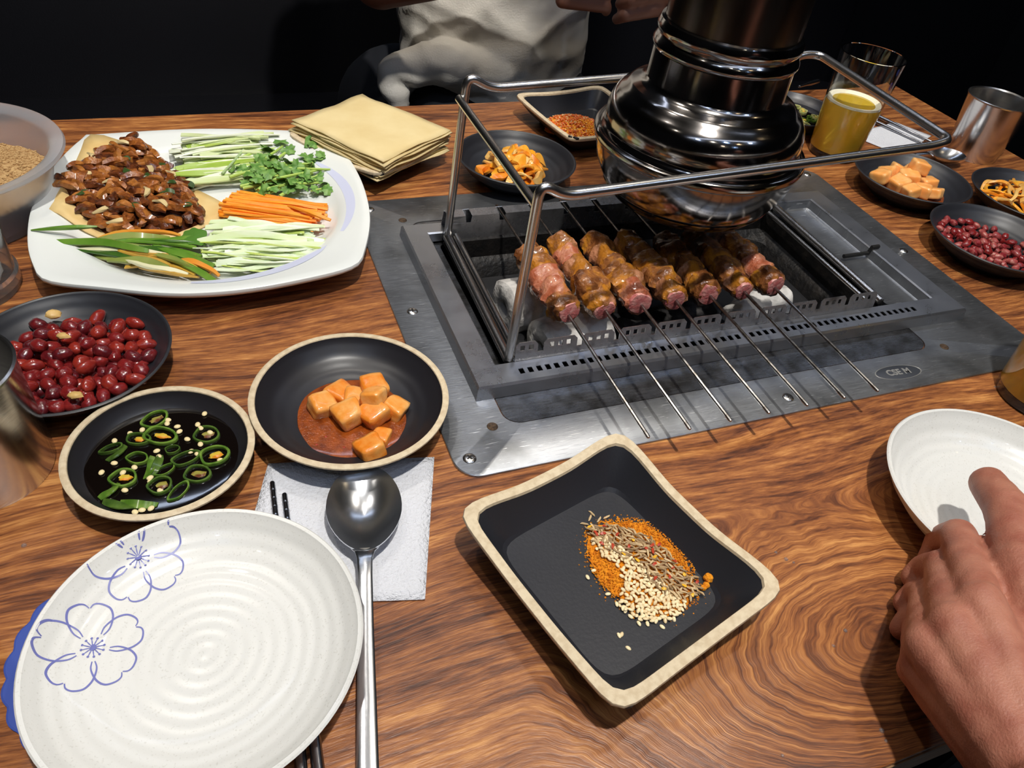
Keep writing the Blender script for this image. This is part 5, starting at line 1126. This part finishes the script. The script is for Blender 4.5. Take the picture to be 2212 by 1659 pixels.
def tub():
    t = thing('plastic_tub', 'frosted plastic tub of ground sesame at the far left', 'tub', (-0.5790, 0.2040, 0))
    G().lathe([(0, 0.001), (0.066, 0.001), (0.068, 0.0), (0.070, 0.003), (0.082, 0.050), (0.0900, 0.0515), (0.0912, 0.0530), (0.0900, 0.0555), (0.0860, 0.0558), (0.0800, 0.0530), (0.0785, 0.0500), (0.0680, 0.005), (0, 0.004)], 72).build('tub_wall', PLASTIC, t)
    g = G(); g.box(-0.006, -0.003, -0.075, 0.075, 0.005, 0.050); g.build('divider', PLASTIC, t, False)
    def hz(x, y): return 0.026 + 0.010 * math.exp(-((x - 0.040) ** 2 + (y - 0.01) ** 2) / 0.0012) + 0.0012 * noise.noise(Vector((x * 90, y * 90, 0)))
    g = G(); vs = []; n = 22; ids = {}
    for i in range(n + 1):
        for j in range(n + 1):
            u, v = -1 + 2 * i / n, -1 + 2 * j / n
            x = 0.002 + 0.034 * (u + 1); ym = 0.0715 * math.sqrt(max(0, 1 - (x / 0.0735) ** 2)); y = v * ym
            vs.append((x, y, hz(x, y)))
    fs = [(i * (n + 1) + j, i * (n + 1) + j + 1, (i + 1) * (n + 1) + j + 1, (i + 1) * (n + 1) + j) for i in range(n) for j in range(n)]
    g.add(vs, fs)
    for k in range(1500):
        x = R.uniform(0.004, 0.070); ym = 0.0700 * math.sqrt(max(0, 1 - (x / 0.0735) ** 2)); y = R.uniform(-ym, ym); s = R.uniform(0.0005, 0.0013)
        g.ell((x, y, hz(x, y) + s * 0.2), (s * 1.5, s, s * 0.7), 5, 3, Matrix.Rotation(R.uniform(0, 3), 3, 'Z'))
    o = g.build('ground_sesame', pm('ground_sesame', (200, 164, 112), 0.8, 0, (168, 128, 80), 400, bump=0.6, bscale=900), loc=(-0.5790, 0.2040, 0)); tag(o, 'tan ground sesame heaped inside the frosted tub', 'ground sesame'); o['kind'] = 'stuff'
tub()
def jar():
    t = thing('plastic_jar', 'clear plastic jar of herbs cut off by the left edge', 'jar', (-0.5620, 0.0930, 0))
    G().lathe([(0, 0.001), (0.034, 0.001), (0.0365, 0.0), (0.0385, 0.004), (0.0385, 0.012), (0.0365, 0.014), (0.0370, 0.075), (0.0385, 0.077), (0.0385, 0.082), (0.0370, 0.082), (0.0350, 0.076), (0.0345, 0.014), (0.034, 0.004), (0, 0.003)], 56).build('jar_wall', pm('clear_plastic', (245, 247, 248), 0.08, trans=0.95, ior=1.3), t)
    lf = pm('jar_herb', (86, 116, 46), 0.5)
    for k in range(9):
        a = R.uniform(-1.2, 1.2); d = R.uniform(0.010, 0.028)
        g = strip(R.uniform(0.022, 0.034), 0.010, 0.0008, R.uniform(-0.008, 0.008), 0.004, 8, 0.7, 0.001, k)
        put('herb_leaf', g.mesh('herb_leaf', lf), -0.562 + d * math.cos(a), 0.093 + d * math.sin(a), 0.020 + R.uniform(0, 0.018), R.uniform(0, 3), R.uniform(-1, 1), R.uniform(-0.7, 0.7), 'green herb leaf inside the plastic jar at the left edge', 'herb leaf', 'herbs in the jar')
    g = G(); g.ell((0, 0, 0), (0.028, 0.028, 0.009), 20, 10, None, 0.15, 3)
    tag(g.build('white_radish', pm('white_radish', (226, 226, 220), 0.5), loc=(-0.560, 0.092, 0.013)), 'white radish lump at the bottom of the herb jar', 'radish')
jar()

# ------------------------------------------------------------------ the hand at the right
def near_hand():
    t = thing('person', 'person at right reaching in with a bare left hand to grip a white plate', 'person', (0.06, -0.72, -0.74))
    o_ = Vector((0.06, -0.72, -0.74)); V = lambda *p: Vector(p) - o_
    # finger joints: knuckle, middle joint, end joint, tip
    I = [V(-0.0665, -0.3590, 0.0660), V(-0.0175, -0.3130, 0.0420), V(-0.0080, -0.3040, 0.0210), V(-0.0120, -0.3080, 0.0100)]
    M_ = [V(-0.0850, -0.3630, 0.0610), V(-0.0345, -0.3235, 0.0335), V(-0.0280, -0.3150, 0.0160), V(-0.0330, -0.3160, 0.0095)]
    Rg = [V(-0.0945, -0.3640, 0.0500), V(-0.0500, -0.3330, 0.0250), V(-0.0430, -0.3260, 0.0120), V(-0.0500, -0.3280, 0.0090)]
    Pk = [V(-0.0935, -0.3680, 0.0360), V(-0.0620, -0.3440, 0.0180), V(-0.0560, -0.3370, 0.0100), V(-0.0640, -0.3400, 0.0085)]
    T = [V(-0.0550, -0.3960, 0.0640), V(-0.0255, -0.3480, 0.0645), V(0.0080, -0.3130, 0.0580), V(0.0255, -0.2900, 0.0480)]
    W_ = V(-0.1140, -0.4460, 0.0740)
    caps = []
    for F, r in ((I, (0.0112, 0.0098, 0.0088, 0.0078)), (M_, (0.0112, 0.0094, 0.0086, 0.0076)), (Rg, (0.0106, 0.0090, 0.0080, 0.0072)), (Pk, (0.0098, 0.0080, 0.0072, 0.0066))):
        for k in range(3): caps.append((F[k], r[k] * (0.97 if k == 0 else 1), F[k + 1], r[k + 1]))
        caps.append((F[0], r[0] * 1.04, W_ + (F[0] - W_) * 0.25 + Vector((0, 0, -0.004)), 0.0135))          # metacarpal ridge
        caps.append((F[0] + Vector((0.004, 0.002, -0.010)), r[0] * 0.9, W_ + Vector((0.004, 0, -0.014)), 0.017))   # palm side
    caps += [(T[0], 0.0165, T[1], 0.0136), (T[1], 0.0130, T[2], 0.0118), (T[2], 0.0122, T[3], 0.0104), (T[0], 0.017, W_ + Vector((0.018, -0.005, -0.006)), 0.019), (T[0], 0.015, I[0] + Vector((0.002, -0.004, -0.010)), 0.013), (T[1], 0.009, I[0] + Vector((0.012, -0.002, -0.012)), 0.010)]
    E = V(-0.06, -0.66, 0.060); S = V(0.06, -0.80, 0.330)
    caps += [(W_, 0.0240, W_.lerp(E, 0.2), 0.0265), (W_ + Vector((0.016, 0.004, -0.004)), 0.021, W_.lerp(E, 0.2) + Vector((0.010, 0, 0)), 0.026), (W_.lerp(E, 0.2), 0.028, W_.lerp(E, 0.6), 0.038), (W_.lerp(E, 0.6), 0.038, E, 0.040)]
    def fn(p, n):
        return p + n * 0.0005 * noise.noise(p * 120)
    h = blob('arm_and_hand', caps, 0.0016, 4, SKIN, t, fn); h['label'] = 'bare forearm and left hand'
    # thumbnail, on the upper right side of the thumb tip
    g = G(); d = (T[3] - T[2]).normalized(); side = Vector((0.72, -0.42, 0.55)); side = (side - d * side.dot(d)).normalized(); c2 = d.cross(side)
    lo = []
    for k in (1.0, 0.8, 0.4, 0.03):
        lo.append([T[3] + d * (0.0015 + 0.0062 * k * math.cos(a)) + side * (0.0096 + 0.0012 * (1 - k)) * math.cos(0.55 * math.sin(a) * k) + c2 * (0.0062 * k * math.sin(a)) for a in [2 * PI * j / 20 for j in range(20)]])
    g.loops(lo, cap1=True); g.build('thumbnail', NAIL, t)
    cloth = pm('dark_shirt', (34, 36, 42), 0.9, bump=0.2, bscale=300); tr = pm('grey_trousers', (96, 100, 106), 0.9, bump=0.2, bscale=300)
    B = V(0.14, -0.92, -0.24); N0 = V(0.14, -0.93, 0.34)
    blob('shirt', [(E + Vector((0.01, -0.015, 0.02)), 0.050, S, 0.068), (S, 0.070, V(0.14, -0.92, 0.30), 0.10), (V(0.14, -0.92, 0.26), 0.125, V(0.14, -0.92, 0.0), 0.130), (V(0.14, -0.92, 0.0), 0.135, B, 0.150), (V(0.14, -0.92, 0.30), 0.10, V(0.31, -0.92, 0.29), 0.068), (V(0.31, -0.92, 0.29), 0.064, V(0.40, -0.80, 0.04), 0.050)], 0.009, 4, cloth, t, lambda p, n: p + n * 0.005 * noise.noise(p * 14))
    blob('trousers', [(B + Vector((-0.08, 0, 0)), 0.10, V(-0.005, -0.50, -0.185), 0.072), (V(-0.005, -0.50, -0.185), 0.070, V(0.0, -0.50, -0.62), 0.050), (B + Vector((0.08, 0, 0)), 0.10, V(0.26, -0.50, -0.19), 0.072), (V(0.26, -0.50, -0.19), 0.070, V(0.27, -0.50, -0.62), 0.050), (B + Vector((-0.08, 0, 0)), 0.12, B + Vector((0.08, 0, 0)), 0.12)], 0.009, 4, tr, t)
    head = blob('head', [(N0 - Vector((0, 0, 0.03)), 0.052, N0 + Vector((0, 0.015, 0.08)), 0.050)], 0.006, 5, SKIN, t, None, [(N0 + Vector((0, 0.025, 0.17)), (0.074, 0.092, 0.105), None), (N0 + Vector((0, 0.060, 0.105)), (0.046, 0.048, 0.045), None), (N0 + Vector((0, 0.118, 0.150)), (0.012, 0.016, 0.020), None), (N0 + Vector((0.076, 0.02, 0.155)), (0.010, 0.018, 0.028), None), (N0 + Vector((-0.076, 0.02, 0.155)), (0.010, 0.018, 0.028), None)])
    hair = G(); hair.ell(N0 + Vector((0, 0.008, 0.205)), (0.080, 0.094, 0.086), 20, 14, None, 0.06, 2); hair.build('hair', pm('black_hair', (16, 14, 14), 0.55), t)
    for s in (-1, 1):
        blob('shoe', [(V(0.135 + s * 0.135, -0.52, -0.69), 0.045, V(0.135 + s * 0.135, -0.38, -0.70), 0.036)], 0.008, 4, pm('black_shoe', (22, 22, 24), 0.6), t)
near_hand()

# ------------------------------------------------------------------ the person across the table
def far_person():
    o_ = Vector((0.03, 0.86, -0.74)); V = lambda *p: Vector(p) - o_
    t = thing('person', 'person in a white shirt seated across the table with arms held forward', 'person', tuple(o_))
    shirt = pm('white_shirt', (234, 229, 218), 0.9, 0, (222, 217, 208), 14, bump=0.25, bscale=420); dark = pm('dark_trousers', (34, 36, 42), 0.9)
    def wr(p, n):
        q = p + o_
        wv = Vector((q.x + 0.35 * q.z, q.y, q.z - 0.25 * q.x)) + Vector((1, 0, 1)) * 0.03 * noise.noise(q * 9)
        f = 0.016 * (0.45 - abs(noise.noise(Vector((wv.x * 8, q.y * 5, wv.z * 17))))) + 0.008 * (0.4 - abs(noise.noise(Vector((wv.x * 19 + 5, q.y * 9, wv.z * 30)))))
        f += 0.006 * noise.noise(q * 7)
        return p + n * f
    blob('shirt', [(V(0.060, 0.690, -0.08), 0.112, V(0.060, 0.700, 0.12), 0.116), (V(0.020, 0.690, -0.08), 0.098, V(0.015, 0.700, 0.12), 0.108), (V(0.105, 0.690, -0.08), 0.098, V(0.105, 0.700, 0.12), 0.108), (V(0.060, 0.700, 0.12), 0.122, V(0.050, 0.71, 0.30), 0.118), (V(0.045, 0.71, 0.32), 0.085, V(-0.16, 0.71, 0.31), 0.066), (V(0.045, 0.71, 0.32), 0.085, V(0.24, 0.71, 0.31), 0.066),
                   (V(-0.16, 0.71, 0.31), 0.064, V(-0.185, 0.64, 0.18), 0.058), (V(0.24, 0.71, 0.31), 0.064, V(0.275, 0.64, 0.18), 0.058), (V(-0.118, 0.610, -0.048), 0.016, V(-0.05, 0.600, -0.030), 0.026), (V(-0.05, 0.600, -0.030), 0.026, V(0.04, 0.605, -0.050), 0.032), (V(-0.120, 0.610, -0.050), 0.016, V(-0.112, 0.595, -0.105), 0.009)], 0.0058, 3, shirt, t, wr)
    blob('waistband', [(V(-0.03, 0.645, -0.125), 0.066, V(0.155, 0.645, -0.120), 0.068)], 0.008, 3, dark, t)
    arm = [(V(-0.185, 0.64, 0.20), 0.044, V(-0.150, 0.555, 0.092), 0.040), (V(-0.150, 0.555, 0.092), 0.040, V(0.010, 0.475, 0.135), 0.027), (V(0.010, 0.475, 0.135), 0.027, V(0.055, 0.462, 0.128), 0.025)]
    for k in range(4): arm.append((V(0.052, 0.462 - 0.004 * k, 0.146 - 0.0165 * k), 0.0095, V(0.100 + 0.004 * k, 0.448, 0.146 - 0.0185 * k), 0.0078)); arm.append((V(0.100 + 0.004 * k, 0.448, 0.146 - 0.0185 * k), 0.0078, V(0.120, 0.460, 0.138 - 0.0185 * k), 0.0070))
    arm += [(V(0.040, 0.455, 0.145), 0.014, V(0.085, 0.432, 0.150), 0.0095), (V(0.085, 0.432, 0.150), 0.0095, V(0.108, 0.434, 0.143), 0.0085)]
    a = blob('left_side_arm', arm, 0.0026, 4, SKIN_B, t); a['label'] = 'bare arm crossing in front of the shirt'
    arm = [(V(0.265, 0.64, 0.20), 0.044, V(0.285, 0.545, 0.110), 0.040), (V(0.285, 0.545, 0.110), 0.040, V(0.215, 0.470, 0.118), 0.027), (V(0.215, 0.470, 0.118), 0.027, V(0.190, 0.462, 0.115), 0.026)]
    for k in range(4): arm.append((V(0.192, 0.462 - 0.004 * k, 0.138 - 0.0165 * k), 0.0095, V(0.150 - 0.003 * k, 0.446, 0.136 - 0.0185 * k), 0.0078)); arm.append((V(0.150 - 0.003 * k, 0.446, 0.136 - 0.0185 * k), 0.0078, V(0.138, 0.460, 0.128 - 0.0185 * k), 0.0070))
    arm += [(V(0.195, 0.450, 0.140), 0.014, V(0.160, 0.430, 0.146), 0.0095), (V(0.160, 0.430, 0.146), 0.0095, V(0.140, 0.432, 0.140), 0.0085)]
    blob('right_side_arm', arm, 0.0026, 4, SKIN_B, t)
    blob('trousers', [(V(-0.06, 0.76, -0.20), 0.10, V(-0.11, 0.44, -0.17), 0.070), (V(-0.11, 0.44, -0.17), 0.070, V(-0.11, 0.46, -0.64), 0.050), (V(0.13, 0.76, -0.20), 0.10, V(0.17, 0.44, -0.17), 0.070), (V(0.17, 0.44, -0.17), 0.070, V(0.17, 0.46, -0.64), 0.050), (V(-0.06, 0.80, -0.19), 0.11, V(0.13, 0.80, -0.19), 0.11), (V(0.035, 0.76, -0.16), 0.12, V(0.035, 0.70, -0.15), 0.11)], 0.010, 4, dark, t)
    N0 = V(0.035, 0.70, 0.42)
    blob('head', [(N0 - Vector((0, 0, 0.06)), 0.054, N0 + Vector((0, -0.015, 0.08)), 0.050)], 0.006, 5, SKIN_B, t, None, [(N0 + Vector((0, -0.025, 0.17)), (0.074, 0.092, 0.105), None), (N0 + Vector((0, -0.060, 0.105)), (0.046, 0.048, 0.045), None), (N0 + Vector((0, -0.118, 0.150)), (0.012, 0.016, 0.020), None), (N0 + Vector((0.076, -0.02, 0.155)), (0.010, 0.018, 0.028), None), (N0 + Vector((-0.076, -0.02, 0.155)), (0.010, 0.018, 0.028), None)])
    G().ell(N0 + Vector((0, 0.002, 0.205)), (0.080, 0.098, 0.086), 20, 14, None, 0.06, 4).build('hair', pm('black_hair', (16, 14, 14), 0.55), t)
    eye = pm('eye_dark', (20, 14, 12), 0.2)
    for s in (-1, 1):
        G().ell(N0 + Vector((s * 0.030, -0.106, 0.172)), (0.012, 0.006, 0.006), 10, 6).build('eye', eye, t)
        blob('shoe', [(V(0.03 + s * 0.14, 0.48, -0.69), 0.045, V(0.03 + s * 0.14, 0.34, -0.70), 0.036)], 0.008, 4, pm('black_shoe', (22, 22, 24), 0.6), t)
    G().ell(N0 + Vector((0, -0.106, 0.100)), (0.022, 0.006, 0.005), 12, 6).build('mouth', pm('lips', (130, 74, 66), 0.5), t)
far_person()

# ------------------------------------------------------------------ smoke over the coals
DROPS = [(-0.0976, -0.2724), (-0.0944, -0.2784), (-0.0912, -0.2817), (-0.0897, -0.3285), (-0.1027, -0.3341), (-0.1084, -0.3802), (-0.1099, -0.385), (0.1803, -0.1862), (0.1834, -0.1919), (-0.5041, -0.1544), (-0.1662, -0.3745)]
def drops():
    m = pm('water_drop', (250, 250, 250), 0.03, trans=0.9, ior=1.33)
    for k, (x, y) in enumerate(DROPS):
        r = (0.0010, 0.0014, 0.0009, 0.0012)[k % 4]
        put('water_drop', G().lathe([(r, 0.0), (r * 0.92, r * 0.25), (r * 0.6, r * 0.48), (0.0, r * 0.58)], 14).mesh('water_drop', m), x, y, 0.0, 0, 0, 0, 'tiny clear water drop on the bare wood tabletop', 'water drop', 'water drops on the table')
drops()
def smoke():
    m = bpy.data.materials.new('thin_smoke'); m.use_nodes = True; nt = m.node_tree; N = nt.nodes; L = nt.links
    for n in list(N): N.remove(n)
    out = N.new('ShaderNodeOutputMaterial'); pv = N.new('ShaderNodeVolumePrincipled'); L.new(pv.outputs[0], out.inputs['Volume'])
    pv.inputs['Color'].default_value = (0.75, 0.78, 0.85, 1); pv.inputs['Anisotropy'].default_value = 0.2
    tc = N.new('ShaderNodeTexCoord'); nz = N.new('ShaderNodeTexNoise'); nz.inputs['Scale'].default_value = 42; nz.inputs['Detail'].default_value = 4; nz.inputs['Distortion'].default_value = 1.2
    L.new(tc.outputs['Object'], nz.inputs['Vector'])
    cr = N.new('ShaderNodeMapRange'); cr.inputs[1].default_value = 0.50; cr.inputs[2].default_value = 0.78; cr.inputs[3].default_value = 0.0; cr.inputs[4].default_value = 80.0
    L.new(nz.outputs['Fac'], cr.inputs[0])
    ln = N.new('ShaderNodeVectorMath'); ln.operation = 'LENGTH'; mp = N.new('ShaderNodeMapping'); mp.inputs['Scale'].default_value = (17, 21, 25); L.new(tc.outputs['Object'], mp.inputs[0]); L.new(mp.outputs[0], ln.inputs[0])
    fo = N.new('ShaderNodeMapRange'); fo.inputs[1].default_value = 0.35; fo.inputs[2].default_value = 1.0; fo.inputs[3].default_value = 1.0; fo.inputs[4].default_value = 0.0; L.new(ln.outputs['Value'], fo.inputs[0])
    mu = N.new('ShaderNodeMath'); mu.operation = 'MULTIPLY'; L.new(cr.outputs[0], mu.inputs[0]); L.new(fo.outputs[0], mu.inputs[1]); L.new(mu.outputs[0], pv.inputs['Density'])
    g = G(); g.ell((0, 0, 0), (0.062, 0.050, 0.042), 16, 10)
    o = g.build('smoke_wisp', m, loc=(-0.004, 0.022, 0.038)); tag(o, 'thin grey smoke curling up from the coals under the hood', 'smoke'); o['kind'] = 'stuff'
smoke()

# ------------------------------------------------------------------ tell small sets of look-alikes apart by their place
ORD = ['leftmost', 'second from the left', 'third from the left', 'fourth from the left', 'fifth from the left', 'sixth from the left', 'seventh from the left', 'eighth from the left', 'ninth from the left', 'tenth from the left', 'eleventh from the left', 'twelfth from the left', 'thirteenth from the left', 'fourteenth from the left', 'fifteenth from the left', 'sixteenth from the left']
same = {}
for o in C.objects:
    if o.parent is None and 'label' in o.keys(): same.setdefault(o['label'], []).append(o)
for lab, lst in same.items():
    if 1 < len(lst) <= 16 and len(lab.split()) <= 12:
        def sx(o):
            d = o.location - Vector((-0.3807, -0.4511, 0.36)); return d.dot(_r) / d.dot(_f)
        for o, w_ in zip(sorted(lst, key=sx), ORD): o['label'] = lab + ', ' + w_

def scr(o):
    d = o.location - Vector((-0.3807, -0.4511, 0.36)); return (d.dot(_r) / d.dot(_f), d.dot(_u) / d.dot(_f))
for lab, lst in same.items():
    if len(lst) > 16 and len(lab.split()) <= 12:
        P_ = [scr(o) for o in lst]; xs = sorted(p[0] for p in P_); ys = sorted(p[1] for p in P_); n_ = len(lst)
        xa, xb, ya, yb = xs[n_ // 3], xs[2 * n_ // 3], ys[n_ // 3], ys[2 * n_ // 3]
        for o, p in zip(lst, P_):
            row = 'near' if p[1] < ya else 'middle' if p[1] < yb else 'far'; colw = 'left' if p[0] < xa else 'centre' if p[0] < xb else 'right'
            o['label'] = lab + ', ' + row + ' ' + colw + ' part'
